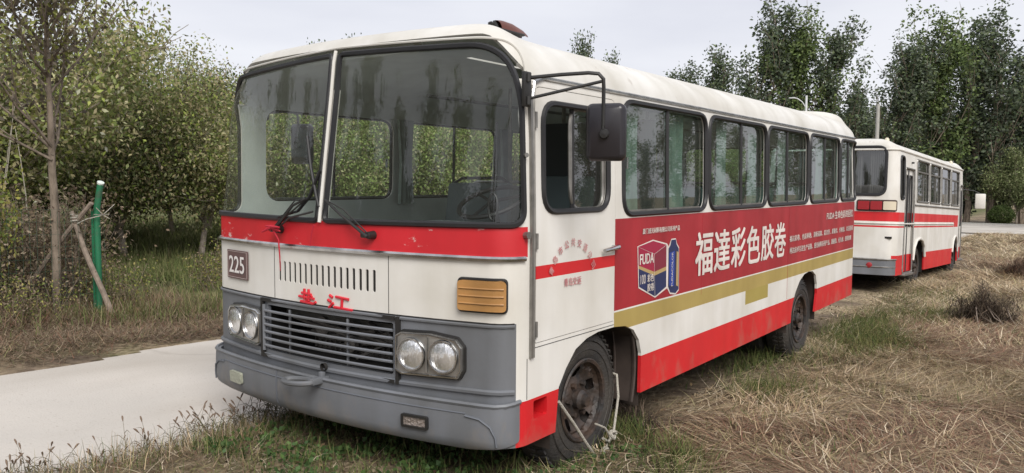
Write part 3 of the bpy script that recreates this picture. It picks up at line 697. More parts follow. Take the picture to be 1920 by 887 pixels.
# headlamps
for sg in (-1, 1):
    pts = [(.565, .56), (.60, .543), (.94, .555), (.965, .60), (.965, .715), (.93, .755), (.775, .772), (.60, .765), (.565, .745)]
    P = [(UX(sg*a), b) for a, b in pts]
    if sg < 0: P = P[::-1]
    ctr = [(sg*.668, .655), (sg*.858, .660)]
    holes = [[(UX(cx)+.084*math.cos(2*PI*k/28), cz+.086*math.sin(2*PI*k/28)) for k in range(28)] for cx, cz in ctr]
    P = rpoly(P, .012, 3)
    hl = sheet('headlamp', S1, P, holes, fr(-1.1, 1.1, .06), [.65], mat('silver_bezel', (.50, .50, .49), .28, .85, var=.4, vscale=9), bus, thick=.03, off=.03)
    m_ = MB(); m_.tube([S1.M(u, v, .006) for u, v in resample(P, .03)], .012, 5, True); m_.build('surround', BLACKM, hl)
    m_ = MB(); m_.tube([S1.M(u, v, .034) for u, v in resample(inset(P, .008), .03)], .0045, 5, True); m_.build('chrome_edge', CHROME, hl)
    m_ = MB(); m_.tube([S1.M(UX(sg*.763), v, .036) for v in fr(.57, .75, .05)], .006, 5); m_.build('divider', STEEL, hl)
    for cx, cz in ctr:
        O_, a, b, n = add_frame(S1, UX(cx), cz, .012)
        m_ = MB(); m_.lathe([(.087, 0), (.089, .024), (.086, .032), (.080, .032), (.077, .020)], O_, a, b, n, 36); rg = m_.build('lamp_ring', CHROME, hl)
        m_ = MB(); m_.lathe([(.078, .018), (.06, -.01), (.035, -.035), (.006, -.045)], O_, a, b, n, 32); m_.lathe([(.0, .002), (.012, 0), (.012, -.04)], O_, a, b, n, 12); m_.build('reflector', REFL, rg)
        m_ = MB(); m_.lathe([(.078, .020), (.06, .030), (.03, .037), (.0005, .039)], O_, a, b, n, 32)
        m_.build('lens', None or LENSG if 'LENSG' in globals() else LENS, rg)
# amber turn lamp, right front corner, and cream lamp on the left side
def turnlamp(u0, u1, v0, v1, m1, name='turn_signal'):
    o = sheet(name, S1, rrect(u0, u1, v0, v1, .02), [], fr(u0, u1, .04), [], m1, bus, thick=.035, off=.035)
    m_ = MB()
    for k in range(1, 4): v = v0+(v1-v0)*k/4; m_.tube([S1.M(u, v, .037) for u in fr(u0+.01, u1-.01, .04)], .005, 5)
    m_.build('rib', m1, o); m_ = MB(); m_.tube([S1.M(u, v, .006) for u, v in resample(rrect(u0-.006, u1+.006, v0-.006, v1+.006, .02), .04)], .008, 5, True); m_.build('gasket', RUBBER, o)
turnlamp(UX(.94), UX(1.17), .91, 1.06, AMBER)
turnlamp(-UX(1.2)-.16, -UX(1.2)-.05, .93, 1.07, CREAM)
# bumper
ub = UX(1.2)+.03
def bfn(u, v):
    k = (v-.21)/(.455-.21); prof = .052-.02*abs(k-.62)**1.5 - (.03*max(0, .15-k)/.15) ; e = max(0, (abs(u)-(ub-.10))/.10)
    return S1.M(u, v+(-.012 if abs(u) < 1 else -.012+.01*e), prof*(1-.9*e))
bmp = sheet('bumper', S1, rpoly([(-ub, .25), (-UX(1.0), .212), (UX(1.0), .212), (ub, .25), (ub, .452), (-ub, .452)], [.02, .1, .1, .02, .01, .01]), [], fr(-ub, ub, .03), fr(.21, .46, .03), GREY, bus, fn=bfn, thick=.03)
m_ = MB(); m_.tube([bfn(u, .452)+Vector((0, .003, .0)) for u in fr(-ub, ub, .04)], .012, 6); m_.build('bumper_lip', GREY, bmp)
m_ = MB()
for s_ in (-1, 1): m_.tube([bfn(s_*q, w_)+Vector((0, -.004, 0)) for q, w_ in ((1.0, .395), (1.08, .385), (1.13, .35), (1.15, .30), (1.155, .25))], .006, 5)
m_.tube([bfn(-.36, v)+Vector((0, -.002, 0)) for v in fr(.22, .44, .04)], .004, 4)
m_.tube([bfn(u, .405)+Vector((0, -.001, 0)) for u in fr(-1, 1, .1)], .004, 5)
m_.build('press_line', mat('grey_groove', (.12, .13, .15), .6), bmp)
for u0, u1, mm, nm in ((UX(.63), UX(.79), CHROME, 'fog_lamp'), (-UX(.88), -UX(.74), CREAM, 'marker_lamp')):
    P = rrect(u0, u1, .29, .36, .012)
    o = sheet(nm, S1, P, [inset(P, .012)] if mm is CHROME else [], fr(u0, u1, .05), [], BLACKM if mm is CHROME else mat('dull_cream_lens', (.32, .33, .26), .4, bump=.5, bscale=50), bmp, fn=lambda u, v: bfn(u, v)+Vector((0, -.02, 0)), thick=.018)
    if mm is CHROME:
        sheet('lens', S1, inset(P, .010), [], fr(u0, u1, .05), [], mat('clear_ribbed_lens', (.35, .30, .27), .15, .4, bump=.8, bscale=60), o, fn=lambda u, v: bfn(u, v)+Vector((0, -.012, 0)))
m_ = MB()
hp = [(-.17, -.13, .425), (-.17, -.26, .415), (-.155, -.31, .408), (-.11, -.33, .405), (-.03, -.325, .41), (.0, -.29, .42), (.0, -.13, .435)]
hp = [(x+.06, y-.01, z) for x, y, z in hp]
ring = []
for i in range(26): a = PI*.0+2*PI*i/26; ring.append((-.07+.115*math.cos(a)*(1 if True else 1), -.255+.055*math.sin(a), .425+.008*math.cos(a)))
m_.tube(ring, .015, 8, True); m_.box((.035, -.20, .435), (.05, .12, .035), bev=.006); m_.box((.035, -.175, .455), (.03, .03, .05), bev=.006); m_.build('towing_hook', GREY, bus)
m_ = MB(); m_.lathe([(.0, 0), (.022, 0), (.022, .02)], (.04, -.155, .505), (1, 0, 0), (0, 0, 1), (0, -1, 0), 12); m_.build('starter_hole', DARK, bus)
# foot step recess
m_ = MB(); m_.box((1.13, U(.25)-uC+S1.yS, .382), (.15, .13, .1)); o = m_.build('foot_step', RED, bus, smooth=False)
bm = bmesh.new(); bm.from_mesh(o.data); bmesh.ops.delete(bm, geom=[f for f in bm.faces if f.normal.x > .5], context='FACES'); bm.to_mesh(o.data); bm.free()
# wipers
def wiper(piv, elbow, tip, blade):
    o = MB(); o.tube([piv, elbow, tip], [.010, .007, .006], 6); o.tube([Vector(piv)+Vector((0, 0, .02)), Vector(elbow)+Vector((.02, 0, .03)), tip], .004, 5); w_ = o.build('wiper', BLACKM, bus)
    b_ = MB(); b_.tube(blade, .0075, 5); b_.tube([Vector(p)+Vector((0, .008, 0)) for p in blade], .006, 4); b_.build('blade', RUBBER, w_)
def wp(px, pz, off=.03):    # a point just in front of the glass at x, z
    return S1.M(UX(px), pz, off)
wiper(wp(-.36, 1.26, .05), wp(-.20, 1.40, .05), wp(-.10, 1.44, .045), [wp(-.02, 1.60), wp(-.09, 1.45), wp(-.18, 1.37), wp(-.36, 1.33)])
wiper(wp(.40, 1.255, .05), wp(.20, 1.36, .05), wp(.06, 1.44, .045), [wp(-.16, 1.80), wp(-.10, 1.62), wp(-.03, 1.46), wp(.0, 1.40)])
m_ = MB(); m_.tube([wp(-.36, 1.26, .04), wp(-.22, 1.33, .05), wp(-.02, 1.37, .05)], .006, 6); m_.tube([wp(-.1, 1.44, .04), wp(-.36, 1.28, .05)], .005, 6)
for x in (-.36, .40): m_.lathe([(.0, .045), (.02, .04), (.024, .0)], wp(x, 1.262, 0), (1, 0, 0), (0, 0, 1), (0, -1, 0), 12); m_.box(wp(x-.02, 1.262, .035), (.07, .03, .03), bev=.008)
m_.build('wiper_linkage', BLACKM, bus)
# right mirror and its arm; left mirror
def mirror(pts_arm, pts_br, bracket, hc, hs, rotz, stem):
    o = MB(); o.box(bracket, (.02, .06, .17), bev=.005)
    for dz in (-.055, .055): o.tube([(bracket[0]+.012, bracket[1], bracket[2]+dz-.02), (bracket[0]+.012, bracket[1], bracket[2]+dz+.02)], .014, 6)
    o.build('mirror_bracket', BLACKM, bus)
    o = MB(); o.tube(pts_arm, .0095, 7); o.tube(pts_br, .008, 7); o.tube(stem, .009, 7); arm = o.build('mirror_arm', BLACKM, bus)
    bm = bmesh.new(); bmesh.ops.create_cube(bm, size=1)
    for v in bm.verts: v.co = (v.co.x*hs[0], v.co.y*hs[1], v.co.z*hs[2])
    vert = [e for e in bm.edges if abs((e.verts[0].co-e.verts[1].co).normalized().y) > .9]
    bmesh.ops.bevel(bm, geom=vert, offset=.032, segments=5, affect='EDGES', profile=.5)
    fr_ = [f for f in bm.faces if f.normal.y < -.9]; r = bmesh.ops.inset_region(bm, faces=fr_, thickness=.02)
    for v in {v for f in fr_ for v in f.verts}: v.co.y -= .018
    M_ = Matrix.Translation(hc) @ Matrix.Rotation(rotz, 4, 'Z')
    bmesh.ops.transform(bm, matrix=M_, verts=bm.verts); me = bpy.data.meshes.new('mirror_head'); bm.to_mesh(me); bm.free(); me.materials.append(PLASTIC)
    me.polygons.foreach_set('use_smooth', [True]*len(me.polygons)); me.set_sharp_from_angle(angle=math.radians(50))
    h = link('mirror_head', me, arm); o = MB(); R_ = M_
    c = R_ @ Vector((0, hs[1]/2+.004, 0)); yv = (R_.to_3x3() @ Vector((0, 1, 0)))
    o.box((0, 0, 0), (hs[0]*.86, .004, hs[2]*.9)); o.v = [tuple(R_ @ (Vector(p)+Vector((0, hs[1]/2+.003, 0)))) for p in o.v]; o.build('mirror_glass', REFL, h, smooth=False)
    o = MB(); cc = R_ @ Vector((0, -hs[1]/2-.03, -.01)); o.lathe([(0, .012), (.02, .01), (.026, 0)], cc, R_.to_3x3() @ Vector((1, 0, 0)), (0, 0, 1), -yv, 14); o.build('pivot', BLACKM, h)
XM = 1.585
mirror([(1.25, .095, 2.055), (1.40, .15, 2.065), (1.52, .20, 2.07), (1.565, .22, 2.065), (XM, .232, 2.04), (XM, .235, 2.0), (XM, .235, 1.82)], [(1.25, .095, 1.955), (XM-.005, .232, 2.03)], (1.238, .09, 2.0), Vector((XM-.005, .275, 1.79)), (.19, .045, .275), math.radians(18), [(XM, .235, 1.9), (XM, .235, 1.78)])
mirror([(-1.25, .45, 2.12), (-1.40, .70, 2.125), (-1.48, .86, 2.12), (-1.5, .92, 2.09), (-1.5, .93, 2.02), (-1.5, .93, 1.85)], [(-1.25, .45, 2.02), (-1.5, .9, 2.08)], (-1.238, .43, 2.06), Vector((-1.5, .97, 1.83)), (.17, .045, .31), math.radians(20), [(-1.5, .93, 1.9), (-1.5, .93, 1.8)])
# cracked marker lamp on the roof
m_ = MB(); base = Vector((.82, .42, 2.372))
prof = [(-.13, .045, .05), (-.09, .05, .055), (0, .048, .052), (.10, .035, .035), (.15, .022, .018)]
vs = []; fs = []
for (yy, wx, hz) in prof:
    for k in range(9): a = PI*k/8; vs.append((base.x+wx*math.cos(a), base.y+yy+.1, base.z+.0+hz*math.sin(a)*1.1))
for i in range(len(prof)-1):
    for k in range(8): a = i*9+k; fs.append((a, a+1, a+10, a+9))
m_.add(vs, fs); rl = m_.build('roof_marker_lamp', RUSTP, bus)
m_ = MB(); m_.box(base+Vector((0, .05, .0)), (.10, .26, .014), bev=.004)
for k in range(6): m_.box(base+Vector((-.03+.06*random.random(), -.07+.04*random.random(), .02)), (.014, .02, .03+.02*random.random()), rot=Matrix.Rotation(random.random(), 3, 'X'))
m_.build('lamp_base', BLACKM, rl)

# wheels
def wheel(cx, cy, cz, R, rim, wdt, parent, sg=1, name='wheel', dual=False):
    A, B, N = Vector((0, 1, 0)), Vector((0, 0, 1)), Vector((sg, 0, 0)); O_ = Vector((cx, cy, cz))
    m_ = MB(); w2 = wdt
    prof = [(rim-.01, -.005), (rim+.01, .012), (rim+.05, .020), (R-.09, .022), (R-.045, .010), (R-.02, -.008), (R-.004, -.028), (R, -.06), (R, -w2+.06), (R-.01, -w2+.02), (R-.08, -w2), (rim, -w2)]
    m_.lathe(prof, O_, A, B, N, 56)
    for k in range(56):
        a = 2*PI*k/56
        for h0, tw in ((-.035, .03), (-.10, -.03)):
            c = O_+(A*math.cos(a)+B*math.sin(a))*(R+.004)+N*h0; m_.box(c, (.05, .012, .022), rot=Matrix.Rotation(a*1, 3, 'X') @ Matrix.Rotation(tw*8, 3, 'Y'))
    for rr in (R-.07, R-.12): m_.lathe([(rr-.003, .0215), (rr, .026), (rr+.003, .0215)], O_, A, B, N, 48)
    ty = m_.build('tyre', TYRE, parent)
    r = rim; holes = []
    for k in range(5):
        a0 = 2*PI*k/5+.35; holes.append([((r*.72)*math.cos(a0+.22*math.cos(q))+.038*math.sin(q)*math.cos(a0), (r*.72)*math.sin(a0+.22*math.cos(q))+.038*math.sin(q)*math.sin(a0)) for q in [2*PI*i/14 for i in range(14)]])
    outer = [(r*.98*math.cos(2*PI*i/48), r*.98*math.sin(2*PI*i/48)) for i in range(48)]
    hub = [(r*.26*math.cos(2*PI*i/24), r*.26*math.sin(2*PI*i/24)) for i in range(24)]
    def dish(a, b):
        q = math.hypot(a, b)/r; h = np.interp(q, [0, .26, .45, .55, .66, .80, .88, .94, 1], [-.03, -.03, -.032, -.05, -.045, -.02, -.035, -.01, .004])
        return O_+A*a+B*b+N*float(h)
    vo, fs = tri2d(outer, holes+[hub], fr(-r, r, .016), fr(-r, r, .016))
    m_ = MB(); m_.add([dish(a, b) for a, b in vo], fs)
    m_.lathe([(rim*.98, .004), (rim+.012, .018), (rim+.004, .026), (rim-.012, .02), (rim-.014, 0)], O_, A, B, N, 48)
    m_.lathe([(rim*.96, -.0), (rim*.9, -.12), (.001, -.12)], O_, A, B, N, 32)
    ri = m_.build('rim', RIMM, ty)
    m_ = MB(); m_.lathe([(r*.255, -.06), (r*.25, .005), (r*.17, .02), (r*.15, .045), (.001, .048)], O_, A, B, N, 20)
    for k in range(6):
        a = 2*PI*k/6; c = O_+(A*math.cos(a)+B*math.sin(a))*(r*.42); m_.lathe([(.017, -.035), (.016, -.005), (.001, -.003)], c, A, B, N, 6)
    m_.build('hub', RIMM, ri)
    if dual:
        m_ = MB(); m_.lathe([(rim, -.0), (R-.03, 0), (R, -.03), (R, -.2), (rim, -.22)], O_-N*(w2+.03), A, B, N, 40); m_.build('inner_tyre', TYRE, ty)
    return ty
wheel(1.15, .79, .292, .415, .232, .21, bus, 1); wheel(-1.15, .79, .305, .41, .232, .21, bus, -1)
wheel(1.15, 5.03, .185, .42, .232, .21, bus, 1, dual=True); wheel(-1.15, 5.03, .185, .42, .232, .21, bus, -1, dual=True)
# wheel wells, underbody, floor
def well(y0, y1, z1, sg, parent=bus, xo=1.2, dep=.5, zl=.1, mm=BROWN):
    m_ = MB(); pts = []
    for i in range(13): a = PI*i/12; pts.append(((y0+y1)/2-(y1-y0)/2*math.cos(a)**1 if True else 0, zl+.2+(z1-zl-.2)*math.sin(a)**.55))
    pts = [(y0, zl)]+pts+[(y1, zl)]; vs = []; fs = []
    for (y, z) in pts: vs += [(sg*xo, y, z), (sg*(xo-dep), y, z)]
    for i in range(len(pts)-1): fs.append((2*i, 2*i+1, 2*i+3, 2*i+2))
    m_.add(vs, fs); k = len(pts); m_.add([(sg*(xo-dep), y, z) for y, z in pts], [tuple(range(k))])
    return m_.build('wheel_well', mm, parent)
for sg in (1, -1): well(.385, 1.42, .71, sg, zl=.12); well(4.50, 5.46, .69, sg, dep=.7, zl=.12)
m_ = MB(); m_.box((0, 3.5, .735), (2.36, 6.9, .03)); m_.build('floor', mat('floor_lino', (.12, .12, .11), .7, var=.3), bus, smooth=False)
m_ = MB()
for x in (-.42, .42): m_.box((x, 3.6, .30), (.09, 6.6, .17))
m_.box((0, 2.9, .45), (.5, 2.6, .3)); m_.box((0, .79, .26), (1.9, .1, .12)); m_.tube([(-1.1, 5.03, .185), (1.1, 5.03, .185)], .07, 10); m_.lathe([(.0, -.2), (.16, -.12), (.17, .1), (0, .2)], (0, 5.03, .2), (0, 1, 0), (0, 0, 1), (1, 0, 0), 16)
m_.box((0, .62, .50), (1.0, .7, .3)); m_.box((-.75, 3.0, .42), (.5, 1.4, .4), bev=.03)
for y in (1.9, 3.2, 4.2, 6.0): m_.box((0, y, .55), (2.3, .08, .12))
m_.build('chassis', DARK, bus, smooth=False)
m_ = MB()   # rusty mud flap and tank seen through the front arch
fl = [(1.18-.33*t*0, 1.33+.055*math.sin(t*PI*.9), .66-.50*t) for t in fr(0, 1, .1)]
vs = []; fs = []
for (x, y, z) in fl: vs += [(1.19, y, z), (.80, y+.02, z)]
for i in range(len(fl)-1): fs.append((2*i, 2*i+1, 2*i+3, 2*i+2))
m_.add(vs, fs); m_.tube([(1.185, y, z) for x, y, z in fl], .012, 5); m_.tube([(1.05, y-.01, z) for x, y, z in fl], .008, 5)
o = m_.build('mud_guard', BROWN, bus)
# ---- interior
m_ = MB(); m_.box((0, .26, 1.20), (2.2, .34, .16), bev=.04); m_.box((.62, .36, 1.22), (.6, .3, .2), bev=.04); m_.build('dashboard', GREYD, bus)
m_ = MB(); m_.box((-.0, .62, 1.0), (.95, .75, .52), bev=.06); m_.build('engine_cover', GREYD, bus)
m_ = MB()
ca, cb = Vector((1, 0, 0)), Vector((0, .9, .43)).normalized(); cc = Vector((.62, .62, 1.43)); nn_ = ca.cross(cb)
m_.tube([cc+ca*.2*math.cos(2*PI*k/28)+cb*.2*math.sin(2*PI*k/28) for k in range(28)], .014, 7, True)
for a in (.5, 2.6, 4.7): m_.tube([cc, cc+ca*.2*math.cos(a)+cb*.2*math.sin(a)], .010, 6)
m_.tube([cc, cc-nn_*.55], .022, 8); m_.build('steering_wheel', RUBBER, bus)
def seat(x, y, wdt, mm, frm, par=bus, rail=True, h=1.18):
    m_ = MB(); m_.box((x, y, h), (wdt, .42, .10), bev=.03); s0 = m_.build('seat', mm, par)
    m_ = MB(); m_.box((x, y+.22, h+.26), (wdt, .07, .46), bev=.03, rot=Matrix.Rotation(-.15, 3, 'X')); m_.build('backrest', mm, s0)
    m_ = MB()
    for dx in (-wdt/2+.05, wdt/2-.05): m_.tube([(x+dx, y-.15, .75), (x+dx, y-.15, h)], .014, 6); m_.tube([(x+dx, y+.15, .75), (x+dx, y+.2, h)], .014, 6)
    if rail: z = h+.47; m_.tube([(x-wdt/2+.04, y+.24, z-.1), (x-wdt/2+.05, y+.26, z+.02), (x-wdt/2+.12, y+.27, z+.055), (x+wdt/2-.12, y+.27, z+.055), (x+wdt/2-.05, y+.26, z+.02), (x+wdt/2-.04, y+.24, z-.1)], .013, 7)
    m_.build('frame', frm, s0)
seat(.62, 1.15, .5, GREYD, BLACKM, rail=False, h=1.1)
seat(-.35, 1.5, .62, mat('bench_grey', (.14, .17, .18), .6), BLACKM, h=1.05)
for y in (2.3, 3.1, 3.9, 4.7, 5.5, 6.3):
    for x in (-.72, .72): seat(x, y, .86, SEATM, STEEL, h=1.02)
m_ = MB()
for y in (2.0, 3.4, 4.8): 
    for x in (-.25, .25): m_.tube([(x, y, .75), (x, y, 2.28)], .015, 6)
for x in (-.4, .4): m_.tube([(x, 1.2, 2.16), (x, 6.6, 2.16)], .013, 6)
m_.build('grab_rail', STEEL, bus)
m_ = MB(); m_.box((.70, 1.66, 1.36), (.95, .03, 1.2), bev=.01); m_.box((.22, 1.66, 1.5), (.03, .03, 1.5)); m_.build('darkening_panel', mat('darkening_panel_black', (.03, .032, .034), .6), bus)  # added dark panel that makes the open door window look black
def curtain(x, y, z0, z1, wdt):
    vs = []; fs = []; k = 22
    for i in range(k+1):
        q = i/k; off = .02*math.sin(q*PI*8)
        for j, z in enumerate((z1, (z1+z0)/2, z0)): vs.append((x+off*(1+.3*j), y+(q-.5)*wdt*(1-.25*(j == 1)), z))
    for i in range(k):
        for j in (0, 1): a = i*3+j; fs.append((a, a+1, a+4, a+3))
    m_ = MB(); m_.add(vs, fs); m_.build('curtain', CURT, bus)
for y, wd in ((1.38, .20), (2.06, .26), (2.9, .2), (3.6, .2), (4.4, .22), (5.7, .3), (6.5, .2)): curtain(1.13, y, 1.34, 2.02, wd)
for y, wd in ((1.74, .2), (3.15, .22), (4.46, .22), (5.7, .2)): curtain(-1.13, y, 1.36, 2.05, wd)
m_ = MB(); m_.box((0, .12, 2.29), (1.0, .08, .10), bev=.02); m_.build('destination_box', LINING, bus)
m_ = MB(); m_.tube([(1.02, .14, 1.85), (1.03, .12, 1.6), (1.02, .11, 1.48)], .004, 5); m_.tube([(1.02+.03*math.cos(a), .11, 1.42+.07*math.sin(a)) for a in fr(0, 6.1, .3)], .006, 6, True); m_.build('hanging_strap', RUBBER, bus)

# rope tied round the front wheel, cloth tied on the wiper
m_ = MB(); X0 = 1.19
m_.tube([(X0+.01, .47, .36), (X0+.02, .60, .22), (X0+.03, .74, .06), (X0+.03, .86, -.06), (X0+.02, .96, -.055)], .009, 7)
m_.tube([(X0+.02, .96, -.055), (X0+.03, 1.06, .05), (X0+.01, 1.15, .24), (X0-.03, 1.20, .36), (X0-.12, 1.19, .38)], .008, 7)
m_.tube([(X0+.03, .93, .04), (X0+.035, 1.0, .0), (X0+.03, 1.03, .04)], .008, 6); m_.tube([(X0+.01, .87, .14), (X0+.03, .95, .1), (X0+.03, 1.02, .03)], .006, 6)
for c in ((X0+.035, .95, -.045), (X0+.035, 1.04, .035)):
    m_.tube([Vector(c)+Vector((.012*math.cos(a*1.7), .022*math.cos(a), .02*math.sin(a))) for a in fr(0, 12, .4)], .009, 6)
o = m_.build('tied_rope', ROPE); tag(o, 'pale rope knotted across the rusty front wheel of the numbered bus', 'rope')
m_ = MB(); b0 = wp(-.36, 1.265, .06)
for k in range(5):
    d = Vector((random.uniform(-.08, .08), random.uniform(-.02, 0), random.uniform(-.03, .03))); m_.tube([b0-d*.6, b0+Vector((0, -.01, .015)), b0+d], [.006, .012, .004], 6)
m_.tube([b0, b0+Vector((.05, -.0, -.06)), b0+Vector((.06, .0, -.16)), b0+Vector((.055, .005, -.24))], [.006, .005, .004, .002], 5)
o = m_.build('red_ribbon', CLOTH); tag(o, 'red ribbon rag knotted on the left wiper pivot of the numbered bus', 'ribbon')
b1 = wp(.0, 1.30, .05); m_ = MB(); m_.tube([b1, b1+Vector((-.02, 0, -.05)), b1+Vector((-.035, 0, -.12))], [.005, .004, .002], 5); o = m_.build('red_thread', CLOTH)
tag(o, 'short dark red thread hanging below the centre post of the windscreen', 'thread')

# ------------------------------------------------------------------ BUS 2
K2 = .865
a2 = Vector((.03036, .99877, -.03929)); X2 = Vector((.99954, -.03039, 0)); Z2 = X2.cross(a2)
C2 = Vector((.88, 13.44, -.42))-X2*(1.33*K2)
S2 = Shape(1.33, -2.10, .10, 1.13, 6.12, .22, 2.86, 1.9, .05, .03,
           ([0, .08, .16, .30, .6, 1.5], [0, .02, .07, .17, .40, 1], [0, .075, .125, .18, .25, .30]),
           ([0, .08, .18, .30, .5, 1.5], [0, .006, .03, .085, .2, 1], [0, .08, .165, .215, .26, .30]), (-.8, 4.8))
b2 = bpy.data.objects.new('parked_bus', None); COL.objects.link(b2)
b2.matrix_world = Matrix(((X2.x*K2, a2.x*K2, Z2.x*K2, C2.x), (X2.y*K2, a2.y*K2, Z2.y*K2, C2.y), (X2.z*K2, a2.z*K2, Z2.z*K2, C2.z), (0, 0, 0, 1)))
tag(b2, 'second white bus with red stripes seen from behind, parked beyond the numbered bus', 'bus')
V2 = S2.uy; u2m = S2.uMax
win2 = [(-.17, 1.13), (1.28, 2.58), (2.73, 3.93), (4.08, 5.3)]
w2 = [rrect(V2(a), V2(b), 1.88, 2.78, .05) for a, b in win2]; w2l = [mir(p) for p in w2]
q2 = rrect(S2.uS+.02, S2.uS+.36, 1.90, 2.76, .10); q2l = mir(q2)
rw = rrect(-S2.ux(1.1), S2.ux(1.1), 1.97, 2.93, .16)
d2 = rrect(V2(-1.30), V2(-.42), .38, 2.55, .03)
d2f = rrect(V2(5.45), V2(6.0), .45, 2.45, .03)
fw2 = rrect(u2m-1.0, u2m-.02, 1.6, 2.7, .1); fw2l = mir(fw2)
af = [(V2(-.36), .30), (V2(-.34), .62), (V2(-.24), .88), (V2(-.02), 1.04), (V2(.30), 1.08), (V2(.60), 1.04), (V2(.82), .90), (V2(.90), .66), (V2(.92), .30)]
ar = [(V2(4.52), .34), (V2(4.55), .66), (V2(4.66), .94), (V2(4.88), 1.08), (V2(5.1), 1.06), (V2(5.3), .9), (V2(5.36), .66), (V2(5.38), .40)]
bb = [(0, .36)]+[(p[0], max(.36, p[1])) for p in af]+[(p[0], max(.36, p[1])) for p in ar]+[(u2m, .36)]
bb = [(-u, v) for u, v in reversed(bb[1:])]+bb
o2 = bb+[(u2m, 2.87), (-u2m, 2.87)]
def liv2(u, v):
    a = abs(u); y = S2.yS+(a-S2.uS)
    if a < S2.ux(1.25) and v < .36+.33: return 2
    if v < .76 and a > S2.ux(1.25): return 1
    if 1.44 < v < 1.63 and (a < V2(5.3)): return 3
    if 1.32 < v < 1.355 and a < V2(4.6): return 1
    if v >= 1.32 and v <= 1.44 and V2(4.65) < a < V2(5.3): return 3
    return 0
us2 = [s_*x for s_ in (1, -1) for x in fr(.1, S2.ux(1.08), .12)+fr(S2.ux(1.1), S2.uS+.02, .025)+[S2.ux(1.25), S2.uS+.4, V2(0), V2(1), V2(2), V2(3), V2(4), V2(4.6), V2(4.65), V2(5.3), V2(5.9)]+fr(V2(5.88), u2m, .06)]
sheet('body', S2, o2, w2+w2l+[q2, q2l, rw, d2, d2f, fw2, fw2l], us2, [.5, .69, .76, 1.0, 1.32, 1.355, 1.44, 1.63, 1.9, 2.3, 2.6], [WHITE, RED, GREY, RED], b2, liv2, thick=.03, lining=LINING)
sheet('roof', S2, [(-u2m, 2.87), (u2m, 2.87), (u2m, 4.34), (-u2m, 4.34)], [], [s_*x for s_ in (1, -1) for x in fr(.0001, S2.uS+.1, .05)+fr(S2.uS+.4, V2(5.8), .5)+fr(V2(5.85), u2m, .06)], [2.86+e for e in (.03, .06, .09, .12, .16, .2, .25, .3, .36, .45, .6, .8, 1.1, 1.4)], ROOFW, b2, thick=.02, lining=LINING)
trim('drip_rail', S2, [(-V2(6.0), 2.875), (V2(6.0), 2.875)], .018, WHITE, b2, closed=False, off=.012)
trim('side_moulding', S2, [(V2(-.4), 1.80), (V2(5.4), 1.80)], .018, STEEL, b2, closed=False, off=.01)
trim('side_moulding', S2, [(-V2(4.6), 1.40), (V2(4.6), 1.40)], .016, WHITE, b2, closed=False, off=.006)
trim('wheel_arch_lip', S2, af[1:-1], .03, WHITE, b2, closed=False, off=.012); trim('wheel_arch_lip', S2, ar[1:-1], .025, WHITE, b2, closed=False, off=.012)
for p in w2+w2l:
    g = trim('window', S2, p, .022, STEEL, b2, off=.002); pn = inset(p, .01); sheet('pane', S2, pn, [], fr(-9, 9, .4), [2.3], GLASS_D, g, off=-.02)
    ua, ub_ = min(q[0] for q in p), max(q[0] for q in p); m_ = MB(); m_.tube([S2.M(u, 2.53, -.004) for u in fr(ua, ub_, .2)], .022, 4); m_.tube([S2.M((ua+ub_)/2+.1, v, -.006) for v in (1.9, 2.5)], .014, 4); m_.build('frame_bar', STEEL, g)
for p in (q2, q2l): g = trim('quarter_window', S2, p, .024, RUBBER, b2, off=.002, step=.04); sheet('pane', S2, inset(p, .01), [], fr(-4, 4, .05), [2.2], GLASS_D, g, off=-.02)
g = trim('rear_window', S2, rw, .03, RUBBER, b2, off=.004); sheet('pane', S2, inset(rw, .015), [], fr(-2, 2, .1), [2.2, 2.5], GLASS_D, g, off=-.01)
for p in (fw2, fw2l): g = trim('windscreen', S2, p, .03, RUBBER, b2, off=.004); sheet('pane', S2, inset(p, .015), [], fr(-12, 12, .1), [2.2], GLASS_D, g, off=-.01)
for (d, nm) in ((d2, 'rear_door'), (d2f, 'front_door')):
    ua, ub_ = min(q[0] for q in d), max(q[0] for q in d); va, vb = min(q[1] for q in d), max(q[1] for q in d)
    g = trim(nm, S2, d, .018, STEEL, b2, off=.004)
    mid = (ua+ub_)/2
    for (p0, p1) in ((ua+.02, mid-.02), (mid+.02, ub_-.02)):
        P = [(p0, va+.02), (p1, va+.02), (p1, vb-.02), (p0, vb-.02)]; H = rrect(p0+.08, p1-.08, 1.35, vb-.14, .07)
        lf = sheet('leaf', S2, P, [H], [mid], [.76, 1.32, 1.355, 1.44, 1.63], [WHITE, RED], g, lambda u, v: 1 if (v < .76 or 1.44 < v < 1.63) else 0, thick=.03, off=-.035)
        trim('glass_frame', S2, H, .016, RUBBER, lf, off=-.03); sheet('pane', S2, inset(H, .005), [], [mid], [], GLASS_D, lf, off=-.05)
    m_ = MB(); m_.tube([S2.M(mid, v, -.03) for v in (va+.03, vb-.03)], .02, 5); m_.build('rubber_edge', RUBBER, g)
    m_ = MB(); p_ = S2.M(mid, va-.03, -.09); m_.box(p_, (.3, ub_-ua, .05), bev=.01); m_.build('step', STEEL, g)
